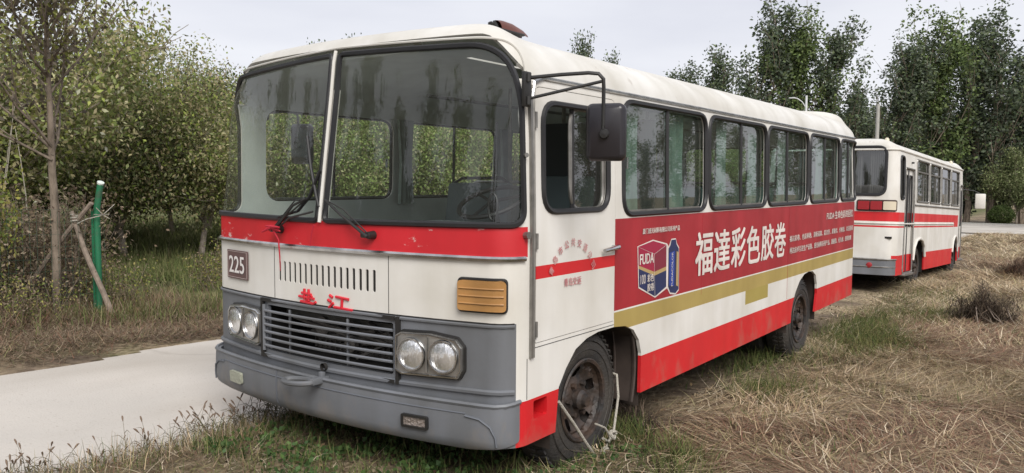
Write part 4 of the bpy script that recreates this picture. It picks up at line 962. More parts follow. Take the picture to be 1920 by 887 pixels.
# rear lamps, bumper
for sg in (1, -1):
    for (x0, x1, mm, nm) in ((.62, .83, REDP, 'tail_lamp'), (.85, 1.06, REDP, 'tail_lamp'), (1.08, 1.27, CREAM, 'indicator_lamp')):
        ua, ub_ = sorted((S2.ux(sg*x0), S2.ux(sg*x1))); o = sheet(nm, S2, rrect(ua, ub_, 1.67, 1.84, .02), [], fr(-2, 2, .06), [], mm, b2, thick=.04, off=.05)
    ua, ub_ = sorted((S2.ux(sg*.59), S2.ux(sg*1.3))); sheet('lamp_panel', S2, rrect(ua, ub_, 1.64, 1.87, .05), [], fr(-2, 2, .06), [], mat('brown_panel', (.05, .025, .02), .5), b2, thick=.01, off=.012)
def b2f(u, v): return S2.M(u, v, .07*max(0, 1-max(0, abs(u)-S2.ux(1.2))/.2))
ubb = S2.ux(1.2)+.18
o = sheet('bumper', S2, [(-ubb, .37), (ubb, .37), (ubb, .68), (-ubb, .68)], [], fr(-ubb, ubb, .05), [.5], GREY, b2, fn=b2f, thick=.05)
m_ = MB(); m_.tube([b2f(u, .68) for u in fr(-ubb, ubb, .1)], .02, 6); m_.tube([b2f(u, .53)+Vector((0, -.005, 0)) for u in fr(-ubb, ubb, .1)], .012, 6); m_.build('bumper_rail', STEEL, o)
m_ = MB(); q_, aa, bb_, nn2 = S2.frame(S2.ux(.88), .56); m_.lathe([(.06, .05), (.055, .08), (.03, .09), (.001, .092)], q_, aa, bb_, nn2, 20); m_.build('reflector', REDP, o)
m_ = MB()
for k, (y, z) in enumerate(((-1.7, 3.02), (5.75, 3.02))): m_.lathe([(.05, 0), (.045, .05), (.025, .08), (.001, .085)], (1.02, y, z+.03), (1, 0, 0), (0, 1, 0), (0, 0, 1), 14)
m_.build('roof_marker_lamp', CREAM, b2)
m_ = MB(); m_.tube([(1.31, 6.0, 2.35), (1.55, 6.3, 2.33), (1.68, 6.35, 2.25)], .014, 6); mm_ = m_.build('mirror_arm', BLACKM, b2)
m_ = MB(); m_.box((1.70, 6.35, 2.04), (.26, .06, .42), bev=.03, rot=Matrix.Rotation(.3, 3, 'Z')); m_.build('mirror_head', WHITE, mm_)
m_ = MB(); m_.lathe([(.02, 0), (.02, .05), (.001, .05)], S2.M(V2(-.72), 2.68, 0), (0, 1, 0), (0, 0, 1), (1, 0, 0), 10); m_.build('door_lamp', BLACKM, b2)
wheel(1.25, .30, .46, .47, .27, .24, b2, 1, dual=True); wheel(-1.25, .30, .46, .47, .27, .24, b2, -1, dual=True)
wheel(1.25, 4.98, .46, .47, .27, .24, b2, 1); wheel(-1.25, 4.98, .46, .47, .27, .24, b2, -1)
for sg in (1, -1): well(-.36, .92, 1.1, sg, b2, xo=1.30, dep=.7, zl=.3, mm=DARK); well(4.5, 5.4, 1.1, sg, b2, xo=1.30, dep=.5, zl=.3, mm=DARK)
m_ = MB(); m_.box((0, 2.0, 1.12), (2.5, 8.0, .04)); m_.box((-.45, 2, .55), (.1, 7.6, .2)); m_.box((.45, 2, .55), (.1, 7.6, .2)); m_.box((0, -1.5, .62), (1.2, .9, .5)); m_.box((0, 3, .7), (.8, 2.5, .5)); m_.build('chassis', DARK, b2, smooth=False)
for y in (-1.2, -.2, .8, 1.8, 2.8, 3.8):
    for x in (-.8, .8):
        m_ = MB(); m_.box((x, y, 1.55), (.85, .45, .12), bev=.03); s0 = m_.build('seat', SEATM, b2); m_ = MB(); m_.box((x, y-.22, 1.9), (.85, .08, .65), bev=.03); m_.build('backrest', SEATM, s0)
for x in (-.9, -.5, .5, .9):
    m_ = MB(); vs = [(x+(q-.5)*.26, -1.93+.02*math.sin(q*40), z) for q in fr(0, 1, .05) for z in (2.9, 2.0)]; k = len(vs)//2; m_.add(vs, [(2*i, 2*i+1, 2*i+3, 2*i+2) for i in range(k-1)]); m_.build('curtain', mat('grey_curtain', (.34, .33, .31), .8, var=.2), b2)

exec_marker = 0
# ------------------------------------------------------------------ vegetation
LEAFM = colmat('leaf', .55, .30); STRAWM = colmat('straw', .85, .12); BARK = mat('bark', (.25, .20, .155), .9, col2=(.12, .095, .07), vscale=12, bump=.8, bscale=30, stretch=(1, 1, .3))
BARKP = mat('limewashed_bark', (.36, .31, .26), .9, col2=(.20, .165, .13), vscale=9, bump=.6, bscale=30)
def unit(n, rng): v = rng.normal(size=(n, 3)); return v/np.linalg.norm(v, axis=1, keepdims=True)
def leaves(cent, size, cols, rng, asp=.55, droop=.3, up=.0, jit=.25):
    """one kite-shaped folded leaf per centre"""
    n = len(cent); d = unit(n, rng); d[:, 2] -= droop; d[:, 2] += up; d /= np.linalg.norm(d, axis=1, keepdims=True)
    nn = unit(n, rng); nn[:, 2] += .6; s = np.cross(d, nn); s /= np.linalg.norm(s, axis=1, keepdims=True)+1e-9; nn = np.cross(s, d)
    L = (size*(1-jit+2*jit*rng.random(n)))[:, None]; w_ = L*asp/2
    V = np.stack([cent, cent+d*L*.45+s*w_+nn*L*.06, cent+d*L-nn*L*.05, cent+d*L*.45-s*w_+nn*L*.06], 1).reshape(-1, 3)
    F = np.arange(4*n).reshape(n, 4); C = np.repeat(cols, 4, axis=0); return V, F, C
def pick(pal, n, rng, var=.25, wts=None):
    pal = np.array(pal); c = pal[rng.choice(len(pal), n, p=wts)]; return c*(1+(rng.random((n, 1))-.5)*2*var)
def limb(mb_, p, d, L, r, depth, rng, tips, spread=.6, gravity=.0, upb=.15, n=3):
    pts = [p.copy()]; k = 4; q = p.copy(); dd = d.copy()
    for i in range(k):
        dd = (dd+Vector(rng.normal(size=3))*.12+Vector((0, 0, upb*.4))).normalized(); q = q+dd*(L/k); pts.append(q.copy())
    mb_.tube(pts, [r*(1-.55*i/k) for i in range(k+1)], 6 if depth > 1 else 4, caps=False)
    for i in range(1, k+1): tips.append((pts[i], r*(1-.55*i/k), dd.copy()))
    if depth <= 0: return
    for j in range(n):
        t0 = pts[1+int(rng.integers(0, k))]; ax = Vector(rng.normal(size=3)); nd = (dd+ax.normalized()*spread+Vector((0, 0, upb))).normalized()
        limb(mb_, t0, nd, L*.68, r*.5, depth-1, rng, tips, spread, gravity, upb, n)
def orchard_mesh(seed, H=4.1, R=2.1, nl=9000, pale=True, size=.086, pal=None, h0=.85, lean=.15, dens=.30):
    rng = np.random.default_rng(seed); mb_ = MB(); tips = []
    p = Vector((0, 0, 0)); pts = [p.copy()]; d = Vector((rng.normal()*lean, rng.normal()*lean, 1)).normalized()
    for i in range(5): d = (d+Vector(rng.normal(size=3))*.08).normalized(); p = p+d*(h0/5); pts.append(p.copy())
    mb_.tube(pts, [.095, .08, .072, .068, .064, .06], 8)
    m1 = mb_; 
    for j in range(6):
        a = 2*PI*j/6+rng.normal()*.3; nd = Vector((math.cos(a)*.75, math.sin(a)*.75, .9+rng.random()*.6)).normalized(); limb(mb_, pts[-1-int(rng.integers(0, 2))], nd, (H-h0)*.48, .045, 2, rng, tips, .75, upb=.12)
    limb(mb_, pts[-1], Vector((0, 0, 1)), (H-h0)*.55, .05, 2, rng, tips, .6, upb=.3)
    T_ = np.array([list(t[0]) for t in tips]); 
    idx = rng.integers(0, len(T_), nl); c = T_[idx]+rng.normal(size=(nl, 3))*dens*np.array([1, 1, .75])
    rad = np.hypot(c[:, 0], c[:, 1]); c = c[(c[:, 2] > h0*.75) & (rad < R*1.15) & (c[:, 2] < H*1.04)]
    pal = pal or [(.09, .115, .05), (.13, .14, .07), (.19, .165, .10), (.13, .17, .045), (.23, .19, .13), (.06, .06, .04), (.05, .06, .03)]
    col = pick(pal, len(c), rng, .3); V, F, C = leaves(c, size, np.clip(col*np.array([1.08, 1.07, .95])*(1.25+1.1*rng.random((len(col), 1))), 0, .5), rng, .5, .5)
    me_l = fastmesh('crown', V, F, C); me_l.materials.append(LEAFM)
    me = bpy.data.meshes.new('trunk'); me.from_pydata(mb_.v, [], mb_.f); me.materials.append(BARKP if pale else BARK); me.polygons.foreach_set('use_smooth', [True]*len(me.polygons))
    return me, me_l
def place_tree(name, meshes, loc, rz, sc, label, cat='tree', group=None):
    r = empty(name, loc, label, cat, group); r.rotation_euler = (0, 0, rz); r.scale = sc if hasattr(sc, '__len__') else (sc,)*3
    o = bpy.data.objects.new('trunk', meshes[0]); COL.objects.link(o); o.parent = r
    o = bpy.data.objects.new('crown', meshes[1]); COL.objects.link(o); o.parent = r
    return r
OR = [orchard_mesh(s, H=h, R=r, nl=n, pal=pl_) for s, h, r, n, pl_ in
      ((1, 5.0, 2.6, 30000, None), (2, 5.3, 2.5, 30000, [(.16, .15, .09), (.20, .18, .11), (.12, .14, .06), (.09, .115, .045), (.25, .22, .15), (.15, .18, .05)]), (3, 4.8, 2.7, 30000, [(.11, .15, .05), (.15, .19, .07), (.08, .10, .04), (.18, .17, .10)]), (4, 5.5, 2.5, 27000, None))]
rng = np.random.default_rng(77)
row = 0
def zg(x, y): return float(gz(x, y))
near = [(-13.6, 6.0, 0, 1.0, 'orchard tree with a limewashed trunk, left of the sapling row, behind the green post'), (-12.9, 7.4, 1, .95, 'orchard tree with a thin pale trunk standing midway between the green post and the bus'),
        (-12.2, 9.9, 2, .95, 'leafy orchard tree touching the left edge of the bus in view'), (-12.2, 2.6, 1, 1.12, 'brownish orchard tree rising right behind the staked young tree'),
        (-11.5, -.2, 0, 1.15, 'orchard tree at the far left edge with pale bare stems before it')]
for x, y, k, s, lb in near: place_tree('orchard_tree', OR[k], (x, y, zg(x, y)), rng.random()*6, s, lb, group='orchard trees behind the fence')
for rx, lab in ((-16.0, 'bushy grey-green orchard tree in the second row behind the fence'), (-19.5, 'bushy orchard tree in the third row, hidden mostly by the rows before it'), (-24, 'orchard tree in the hindmost rows, a mass of grey-green leaves')):
    y = -5.0 if rx > -18 else -6
    while y < 46:
        x_ = rx+rng.normal()*.6; y_ = y+rng.normal()*.5; place_tree('orchard_tree', OR[int(rng.integers(0, 4))], (x_, y_, zg(x_, y_)), rng.random()*6, .92+rng.random()*.2+(.12 if rx < -20 else 0), lab, group=lab.split(',')[0]); y += 3.1 if rx > -20 else 4.0
for y in np.arange(13, 44, 3.2):
    x_ = -12.3+rng.normal()*.4; place_tree('orchard_tree', OR[int(rng.integers(0, 4))], (x_, y, zg(x_, y)), rng.random()*6, .9+rng.random()*.15, 'front-row orchard tree seen through the windows of the numbered bus', group='orchard trees seen through the bus windows')

# the young staked tree by the fence
def young_tree():
    rng = np.random.default_rng(21); mb_ = MB(); tips = []
    pts = [Vector((0, 0, -.05)), Vector((.02, .0, .6)), Vector((-.02, .03, 1.2)), Vector((-.05, .02, 1.8)), Vector((.0, .0, 2.3)), Vector((.03, -.02, 2.9)), Vector((.0, .0, 3.4)), Vector((0, 0, 3.9))]
    mb_.tube(pts, [.062, .052, .048, .043, .036, .026, .016, .007], 9)
    for i, p in enumerate(pts[4:]):
        for j in range(5):
            a = rng.random()*6.28; limb(mb_, p-Vector((0, 0, rng.random()*.4)), Vector((math.cos(a), math.sin(a), .6+rng.random()*.7)).normalized(), 1.25-.2*i, .02, 1, rng, tips, .5, upb=.15)
    T_ = np.array([list(t[0]) for t in tips]); nl = 3600; c = T_[rng.integers(0, len(T_), nl)]+rng.normal(size=(nl, 3))*.13
    V, F, C = leaves(c, .075, pick([(.10, .085, .065), (.17, .15, .07), (.22, .24, .06), (.13, .11, .08)], nl, rng), rng, .5, .5)
    me_l = fastmesh('crown', V, F, C); me_l.materials.append(LEAFM); me = bpy.data.meshes.new('trunk'); me.from_pydata(mb_.v, [], mb_.f); me.materials.append(BARK); me.polygons.foreach_set('use_smooth', [True]*len(me.polygons)); return me, me_l
place_tree('young_tree', young_tree(), (-6.25, 1.25, zg(-6.25, 1.25)), 0, .97, 'young thin-trunked tree propped by wooden stakes beside the green post')
X_ = Vector((-6.1, 1.42, 1.03))
for (fx, fy, ext, lb) in ((-5.6, 1.58, 1.12, 'stake leaning to the right, its foot nearest the road, propping the young tree'), (-6.95, 1.0, 1.22, 'stake leaning left with its foot in the dry weeds, propping the young tree'), (-6.45, 1.95, 1.04, 'short stake behind the other two stakes at the young tree')):
    f_ = Vector((fx, fy, zg(fx, fy)-.03)); d = (X_-f_); mb_ = MB(); mb_.tube([f_+d*(ext*q)+Vector((.012*math.sin(q*7), .01*math.cos(q*5), 0)) for q in fr(0, 1, .12)], [.034-.008*q for q in fr(0, 1, .12)], 8)
    o = mb_.build('support_stake', mat('weathered_pole', (.27, .215, .17), .9, var=.4, vscale=12, bump=.5)); tag(o, lb, 'stake', 'stakes propping the young tree')
mb_ = MB(); mb_.tube([X_+Vector((.05*math.cos(a), .05*math.sin(a), .006*a)) for a in fr(0, 18, .5)], .007, 5); mb_.tube([X_+Vector((.04, 0, 0)), (-6.0, 1.5, 1.08), (-5.9, 1.62, 1.12)], .006, 5)
for k in range(6): d = Vector(rng.normal(size=3))*.06; mb_.tube([(-5.88, 1.63, 1.13), Vector((-5.88, 1.63, 1.13))+d], .005, 4)
o = mb_.build('binding_cord', ROPE); tag(o, 'pale cord binding the stakes to the young tree and the green post', 'cord')

# fence: one round green post with a bent top and the wire mesh on it
fe = empty('wire_fence', (-6.0, 1.62, zg(-6, 1.75)), 'green wire mesh fence with a round bent-topped post by the road verge', 'fence'); OFF[fe.name] = 1
GREENP = mat('green_coated_steel', (.02, .16, .075), .55, col2=(.05, .10, .06), vscale=7, lo=.3, hi=.5)
z0 = zg(-6, 1.75)
def fpost(y):
    mb_ = MB(); zz = zg(-6, y); mb_.tube([(-6, y, zz-.05), (-6, y, zz+1.25), (-5.99, y, zz+1.30), (-5.91, y+.01, zz+1.58)], .036, 14); mb_.tube([(-6.02, y-.045, zz+.1), (-6.02, y-.045, zz+1.25)], .012, 5)
    p = mb_.build('post', GREENP, fe); c = MB(); c.lathe([(.039, -.01), (.039, .012), (.001, .014)], (-5.91, y+.01, zz+1.58), (0, 1, 0), (.86, 0, -.5), (.5, 0, .86), 14); c.build('cap', mat('pale_cap', (.6, .65, .6), .5), p)
fpost(1.62); fpost(-1.6); fpost(-4.9)
mb_ = MB()
for k in range(0, 92):
    y = 1.7-k*.075; mb_.add(*(lambda a, b: ([(a[0]-.001, a[1]-.001, a[2]), (a[0]+.001, a[1]+.001, a[2]), (b[0]+.001, b[1]+.001, b[2]), (b[0]-.001, b[1]-.001, b[2])], [(0, 1, 2, 3)]))((-6, y, float(gbase(y))+.02), (-6, y, float(gbase(y))+1.3)))
for k in range(10):
    h = .05+k*.14; mb_.tube([(-6, y, float(gbase(y))+h) for y in fr(1.7, -5.1, .8)[:: 1]] if False else [(-6, 1.7-i*.85, float(gbase(1.7-i*.85))+h) for i in range(9)], .0014, 4)
mb_.build('wire_mesh', mat('dull_green_wire', (.02, .075, .045), .7, var=.4), fe, smooth=False)

# shrubs: brown twiggy ones and the yellow-green creeper along the fence
def shrub_mesh(seed, H, R, nl, pal, size, stems=16, dens=.16, wood=BARK):
    rng = np.random.default_rng(seed); mb_ = MB(); tips = []
    for j in range(stems):
        a = rng.random()*6.28; r0 = rng.random()**.5*R*.5; p = Vector((math.cos(a)*r0, math.sin(a)*r0, -.02)); d = Vector((math.cos(a)*.3+rng.normal()*.12, math.sin(a)*.3+rng.normal()*.12, 1)).normalized()
        limb(mb_, p, d, H*.62, .011, 1, rng, tips, .55, upb=.25, n=3)
    T_ = np.array([list(t[0]) for t in tips]); c = T_[rng.integers(0, len(T_), nl)]+rng.normal(size=(nl, 3))*dens; c = c[(c[:, 2] > .03) & (c[:, 2] < H*1.05)]
    V, F, C = leaves(c, size, pick(pal, len(c), rng, .3), rng, .5, .4); me_l = fastmesh('foliage', V, F, C); me_l.materials.append(LEAFM)
    me = bpy.data.meshes.new('stems'); me.from_pydata(mb_.v, [], mb_.f); me.materials.append(wood); return me, me_l
def place_shrub(name, ms, loc, rz, sc, label, group=None, cat='shrub'):
    r = empty(name, loc, label, cat, group); r.rotation_euler = (0, 0, rz); r.scale = sc if hasattr(sc, '__len__') else (sc,)*3
    for nm, me in (('stems', ms[0]), ('foliage', ms[1])): o = bpy.data.objects.new(nm, me); COL.objects.link(o); o.parent = r
    return r
BR = [(.18, .13, .09), (.25, .19, .13), (.12, .085, .06), (.16, .15, .07), (.30, .24, .17)]
YG = [(.30, .30, .07), (.20, .25, .06), (.38, .33, .12), (.12, .16, .045)]
shb = [shrub_mesh(31, 1.35, .8, 3000, BR, .05), shrub_mesh(32, 1.1, .8, 2600, BR, .05), shrub_mesh(33, 1.7, 1.0, 6500, YG, .065), shrub_mesh(34, .8, .6, 1800, BR+YG, .045, stems=10)]
place_shrub('creeper_bush', shb[2], (-6.75, .2, zg(-6.75, .2)), 1, (.8, .8, .97), 'yellow-green leafy bush tangled with creeper at the left edge by the fence')
place_shrub('creeper_bush', shb[2], (-6.6, -.9, zg(-6.6, -.9)), 3, .95, 'yellow-green creeper bush cut off by the left edge of the photo')
for i, (x, y, k, s) in enumerate([(-6.9, 1.35, 0, 1.0), (-5.75, .75, 3, .7), (-6.6, .45, 1, 1.0), (-7.4, 1.7, 0, 1.1), (-6.35, -.15, 1, .9), (-8.0, 1.1, 0, 1.0), (-6.45, 1.95, 3, .8), (-8.6, 2.3, 1, 1.0)]):
    place_shrub('dry_shrub', shb[k], (x, y, zg(x, y)), i*1.3, s, 'brown twiggy dry shrub in the tangle along the wire fence', group='dry shrubs along the wire fence')
for i, (x, y) in enumerate([(-7.4, 4.2), (-9.0, 5.6), (-8.2, 7.4), (-10.2, 3.6), (-7.2, 8.8)]):
    place_shrub('weed_bush', shb[3], (x, y, zg(x, y)), i*2.1, .8+.15*(i % 3), 'low brown-green weed bush on the orchard grass right of the green post', group='low weed bushes on the orchard grass')
mb_ = MB()
def bare_stem(x, y, H):
    mb_ = MB(); q = Vector((x, y, zg(x, y))); pts = [q]; d = Vector((rng.normal()*.05, rng.normal()*.05, 1))
    for i in range(5): d = d+Vector((rng.normal()*.04, rng.normal()*.04, 0)); pts.append(pts[-1]+d*H/5)
    mb_.tube(pts, [.013-.0018*i for i in range(6)], 5); o = mb_.build('bare_stem', mat('pale_stem', (.34, .31, .25), .9)); tag(o, 'pale leafless upright stem among the shrubs at the far left', 'stem', 'pale bare stems at the far left')
for k in range(9): bare_stem(-8.6+rng.normal()*.5, .9+k*.10+rng.normal()*.25, 2.2+rng.random()*.5)

# poplars and the evergreen screen beyond the road
def poplar_mesh(seed, H=13, R=1.9, nl=9500, pal=None, low=1.5, size=.24):
    rng = np.random.default_rng(seed); mb_ = MB(); tips = []
    tr = [Vector((rng.normal()*.08*i, rng.normal()*.08*i, H*i/8)) for i in range(9)]; mb_.tube(tr, [.20-.022*i for i in range(9)], 7)
    for j in range(34):
        h = low+(H*.93-low)*(j/34)**.9; a = rng.random()*6.28; k = min(7, int(h/H*8)); p = tr[k].lerp(tr[k+1], h/H*8-k)
        e = 1-abs(h/H-.42)*1.15; L_ = R*1.25*max(.22, e)*(.45+rng.random()*1.1); limb(mb_, p, Vector((math.cos(a)*.55, math.sin(a)*.55, 1.1)).normalized(), L_, .035, 1, rng, tips, .45, upb=.35, n=2)
    T_ = np.array([list(t[0]) for t in tips]); 
    sel = rng.random(len(T_)) < .5; T_ = T_[sel]
    c = T_[rng.integers(0, len(T_), nl)]+rng.normal(size=(nl, 3))*np.array([.26, .26, .36])
    pal = pal or [(.07, .095, .055), (.10, .125, .08), (.05, .065, .045), (.12, .135, .10), (.09, .115, .05)]
    V, F, C = leaves(c, size, pick(pal, len(c), rng, .35)*1.5, rng, .6, .3); me_l = fastmesh('crown', V, F, C); me_l.materials.append(LEAFM)
    me = bpy.data.meshes.new('trunk'); me.from_pydata(mb_.v, [], mb_.f); me.materials.append(BARK); return me, me_l
PO = [poplar_mesh(51, R=2.4, nl=7000), poplar_mesh(52, R=2.9, nl=8000), poplar_mesh(53, R=2.0, nl=5500), poplar_mesh(54, R=3.1, nl=9000, pal=[(.10, .14, .045), (.12, .15, .06), (.065, .09, .04)])]
poplars = [(-19.6, 48.6, .78, 0, 'slim poplar, leftmost of the group seen over the bus roof'), (-17.6, 50.5, .90, 2, 'slim poplar, second from the left over the bus roof'), (-15.0, 52.7, 1.05, 1, 'tall airy poplar with twin tips, over the fourth bus window'),
           (-13.2, 53.5, .98, 3, 'full yellow-green poplar right of the tall twin-tipped one'), (-11.2, 55, 1.0, 0, 'poplar with a pointed tip, left of the sky gap'), (-9.7, 56, .72, 2, 'low poplar at the sky gap behind the lamp pole'),
           (-8.3, 62, .98, 1, 'poplar just right of the sky gap'), (-7.2, 64, 1.10, 0, 'poplar second right of the sky gap'), (-5.6, 65, 1.16, 3, 'broad dark poplar over the second bus'), (-4.0, 66, 1.08, 2, 'slim dark poplar right of the broad one'),
           (-2.6, 67, 1.18, 1, 'tallest poplar near the right edge'), (-.6, 68.5, 1.10, 0, 'poplar at the right edge of the photo'), (1.6, 70, 1.12, 3, 'poplar cut by the right edge of the photo')]
for x, y, s, k, lb in poplars: place_tree('poplar', PO[k], (x, y, float(gbase(y))-.1), rng.random()*6, (s*1.1, s*1.1, s*(.98 if x < -9 else .91)), lb, group='poplars beyond the crossing road')
for x, y, s in ((-20.6, 37, .80), (-19.2, 38, .72), (-16.3, 13.9, .455), (-23.5, 22, .62)): place_tree('poplar', PO[2], (x, y, float(gbase(y))), rng.random()*6, (s*.7, s*.7, s), 'poplar whose tip just shows above the roof of the numbered bus', group='poplar tips above the bus roof')
DG = [(.045, .065, .04), (.06, .085, .05), (.035, .05, .032), (.08, .10, .06)]
SCR = [poplar_mesh(61, H=7.5, R=2.6, nl=9000, pal=DG, low=.4, size=.26), poplar_mesh(62, H=7.0, R=2.8, nl=9000, pal=DG, low=.3, size=.26)]
for i, x in enumerate(np.arange(-30, 8, 2.3)):
    y = 70+(i % 2)*2.0-.25*max(0, -x-8); place_tree('evergreen_tree', SCR[i % 2], (x, y, float(gbase(y))-.1), rng.random()*6, (1.15, 1.15, .9+.15*rng.random()), 'dense dark evergreen in the screen below the poplars', group='dark evergreens below the poplars')
# in the reflections: trees behind and beside the photographer
for i in range(22):
    h = math.radians(4+i*2.3); D_ = 52+5*math.sin(i*2.1); x, y, s = 1.2+D_*math.sin(h), 3+D_*math.cos(h), .50+.16*(.5+.5*math.sin(i*1.7))+.10*(i % 3 == 0)
    place_tree('poplar', PO[i % 4], (x, y, float(gbase(y))), i, (s*1.1, s*1.1, s), 'poplar beside the field, mirrored in the side windows of the numbered bus', group='poplars mirrored in the side windows')
for i, (x, y, s) in enumerate([(-14, -21, .75), (-11, -23, .95), (-8, -24, .8), (-17, -19, 1.0), (-20, -17, .85), (-24, -15, .8), (-5, -27, .9), (-1, -29, .8), (-28, -13, .95), (3, -30, .85)]):
    place_tree('poplar', PO[(i+1) % 4], (x, y, float(gbase(y))), i*1.7, s*.85, 'poplar along the road, mirrored in the windscreen of the numbered bus', group='poplars mirrored in the windscreen')
for i in range(12):  # unseen trees added to close gaps and darken the windscreen reflection
    x, y = -31+3.1*i, -12-1.6*i*(1 if i < 9 else .95); place_tree('evergreen_tree', SCR[i % 2], (x, y, float(gbase(y))), i*1.3, (.9, .9, .75), 'unseen dark tree added to fill the windscreen reflection between the mirrored poplars', group='added dark trees filling the windscreen reflection')
# clipped balls, small tree
def ball_mesh(seed, R=.7, nl=7000):
    rng = np.random.default_rng(seed); u = unit(nl, rng); rad = R*(.72+.28*rng.random((nl, 1)))*(1+.06*np.sin(u[:, :1]*9+u[:, 1:2]*7)); c = u*rad; c[:, 2] = c[:, 2]*.85+R*.8; c = c[c[:, 2] > .02]
    V, F, C = leaves(c, .075, pick([(.06, .09, .03), (.09, .13, .04), (.12, .16, .05)], len(c), rng, .3), rng, .6, 0); me = fastmesh('foliage', V, F, C); me.materials.append(LEAFM)
    mb_ = MB()
    for k in range(6): mb_.tube([(0, 0, -.02), (.2*math.cos(k), .2*math.sin(k), R*.7)], .02, 5)
    m2 = bpy.data.meshes.new('stems'); m2.from_pydata(mb_.v, [], mb_.f); m2.materials.append(BARK); return m2, me
bl = ball_mesh(71)
place_shrub('clipped_bush', bl, (-1.55, 63.5, float(gbase(63.5))), 0, 1.25, 'round clipped bush just right of the second bus, beyond the road', group='clipped bushes beyond the road')
place_shrub('clipped_bush', bl, (1.05, 64.5, float(gbase(64.5))), 2, 1.15, 'round clipped bush at the right edge, beyond the road', group='clipped bushes beyond the road')
SM = orchard_mesh(81, H=5.4, R=2.2, nl=9000, size=.17, pal=[(.10, .12, .06), (.07, .09, .04), (.13, .14, .08)], h0=1.2, dens=.3)
place_tree('small_tree', SM, (-.7, 64.5, float(gbase(64.5))), 0, (1.0, 1.0, 1.0), 'small light green tree between the two clipped bushes')
# lamp pole and concrete pole
WPOLE = mat('white_pole', (.62, .63, .64), .5)
r = empty('street_lamp', (-9.7, 43.4, float(gbase(43.4))), 'slim white street lamp with a short arm, rising over the bus roof', 'street lamp'); OFF[r.name] = 1; zb = float(gbase(43.4))
mb_ = MB(); mb_.tube([(-9.7, 43.4, zb), (-9.7, 43.4, 3), (-9.7, 43.4, 6.45)], [.10, .08, .06], 10); mb_.build('pole', WPOLE, r)
mb_ = MB(); mb_.tube([(-9.7, 43.4, 5.75), (-9.9, 43.3, 6.1), (-10.15, 43.2, 6.3), (-10.3, 43.15, 6.32)], .03, 6); mb_.build('arm', WPOLE, r)
mb_ = MB(); mb_.box((-10.4, 43.1, 6.33), (.35, .14, .07), bev=.02); mb_.build('lamp_head', WPOLE, r)
mb_ = MB(); mb_.tube([(-5.3, 40.3, float(gbase(40))), (-5.3, 40.3, 5.5)], [.12, .085], 10); o = mb_.build('utility_pole', mat('pole_concrete', (.40, .39, .36), .8, var=.2)); tag(o, 'plain pale concrete pole standing behind the rear of the numbered bus', 'pole')

# ------------------------------------------------------------------ grass, straw and weeds
def blades(P, L, az, tilt, curl, wd, col, segs=3, zf=None):
    """bent ribbons; tilt 0 = upright, pi/2 = lying"""
    n = len(P); s = np.linspace(0, 1, segs+1); V = np.zeros((n, segs+1, 2, 3)); pos = P.copy(); t = tilt.copy(); a = az.copy()
    sx = np.stack([-np.sin(az), np.cos(az), np.zeros(n)], 1)
    for i in range(segs+1):
        w_ = wd*(1-.8*s[i]); V[:, i, 0] = pos-sx*w_[:, None]; V[:, i, 1] = pos+sx*w_[:, None]
        if i < segs:
            d = np.stack([np.cos(a)*np.sin(t), np.sin(a)*np.sin(t), np.cos(t)], 1); pos = pos+d*(L/segs)[:, None]; t = t+curl; a = a+(curl*1.6+.05)*np.sign(np.sin(az*37))+np.sin(az*91+i*2.3)*.12
    k = (segs+1)*2; base = (np.arange(n)*k)[:, None]; F = []
    for i in range(segs): F.append(base+np.array([[2*i, 2*i+1, 2*i+3, 2*i+2]]))
    F = np.concatenate(F, 0).reshape(-1, 4); V = V.reshape(-1, 3); C = np.repeat(col, k, axis=0)
    return V, F, C
def build_blades(name, parts, label, cat, m=STRAWM):
    V = []; F = []; C = []; k = 0
    for v, f, c in parts: V.append(v); F.append(f+k); C.append(c); k += len(v)
    me = fastmesh(name, np.concatenate(V), np.concatenate(F), np.concatenate(C)); me.materials.append(m); o = link(name, me); tag(o, label, cat, kind='stuff'); return o
g = np.random.default_rng(99)
TAN = [(.48, .37, .23), (.38, .28, .175), (.60, .48, .32), (.24, .175, .11), (.33, .29, .15), (.62, .53, .39), (.15, .11, .075), (.27, .20, .12)]
REDT = [(.22, .12, .08), (.17, .10, .07), (.25, .17, .11)]
GRN = [(.06, .09, .025), (.09, .12, .035), (.045, .07, .02), (.13, .14, .05)]
YGR = [(.14, .15, .05), (.18, .17, .07), (.10, .12, .035)]
def scatter(n, x0, x1, y0, y1, dens=None):
    x = x0+(x1-x0)*g.random(n); y = y0+(y1-y0)*g.random(n)
    if dens is not None: k = g.random(n) < dens(x, y); x, y = x[k], y[k]
    return x, y
# camera wedge test so nothing is spent outside the view
cx0, cy0 = 3.4824, -3.1286
def seen(x, y, m=.12):
    dx, dy = x-cx0, y-cy0; f = dx*math.sin(YAW)+dy*math.cos(YAW); r = dx*math.cos(YAW)-dy*math.sin(YAW)
    return (f > .5) & (np.abs(r) < (.642+m)*f+.4)
def dist(x, y): return np.hypot(x-cx0, y-cy0)
BR = [(.18, .13, .09), (.25, .19, .13), (.12, .085, .06), (.16, .15, .07), (.30, .24, .17)]
parts = []
bald = lambda x, y: vnoise(x, y, 41, 1.1)          # bare soil patches
greenp = lambda x, y: vnoise(x, y, 42, 1.7)
def underbus(x, y): return (x > -1.1) & (x < 1.05) & (y > .1) & (y < 7.3)
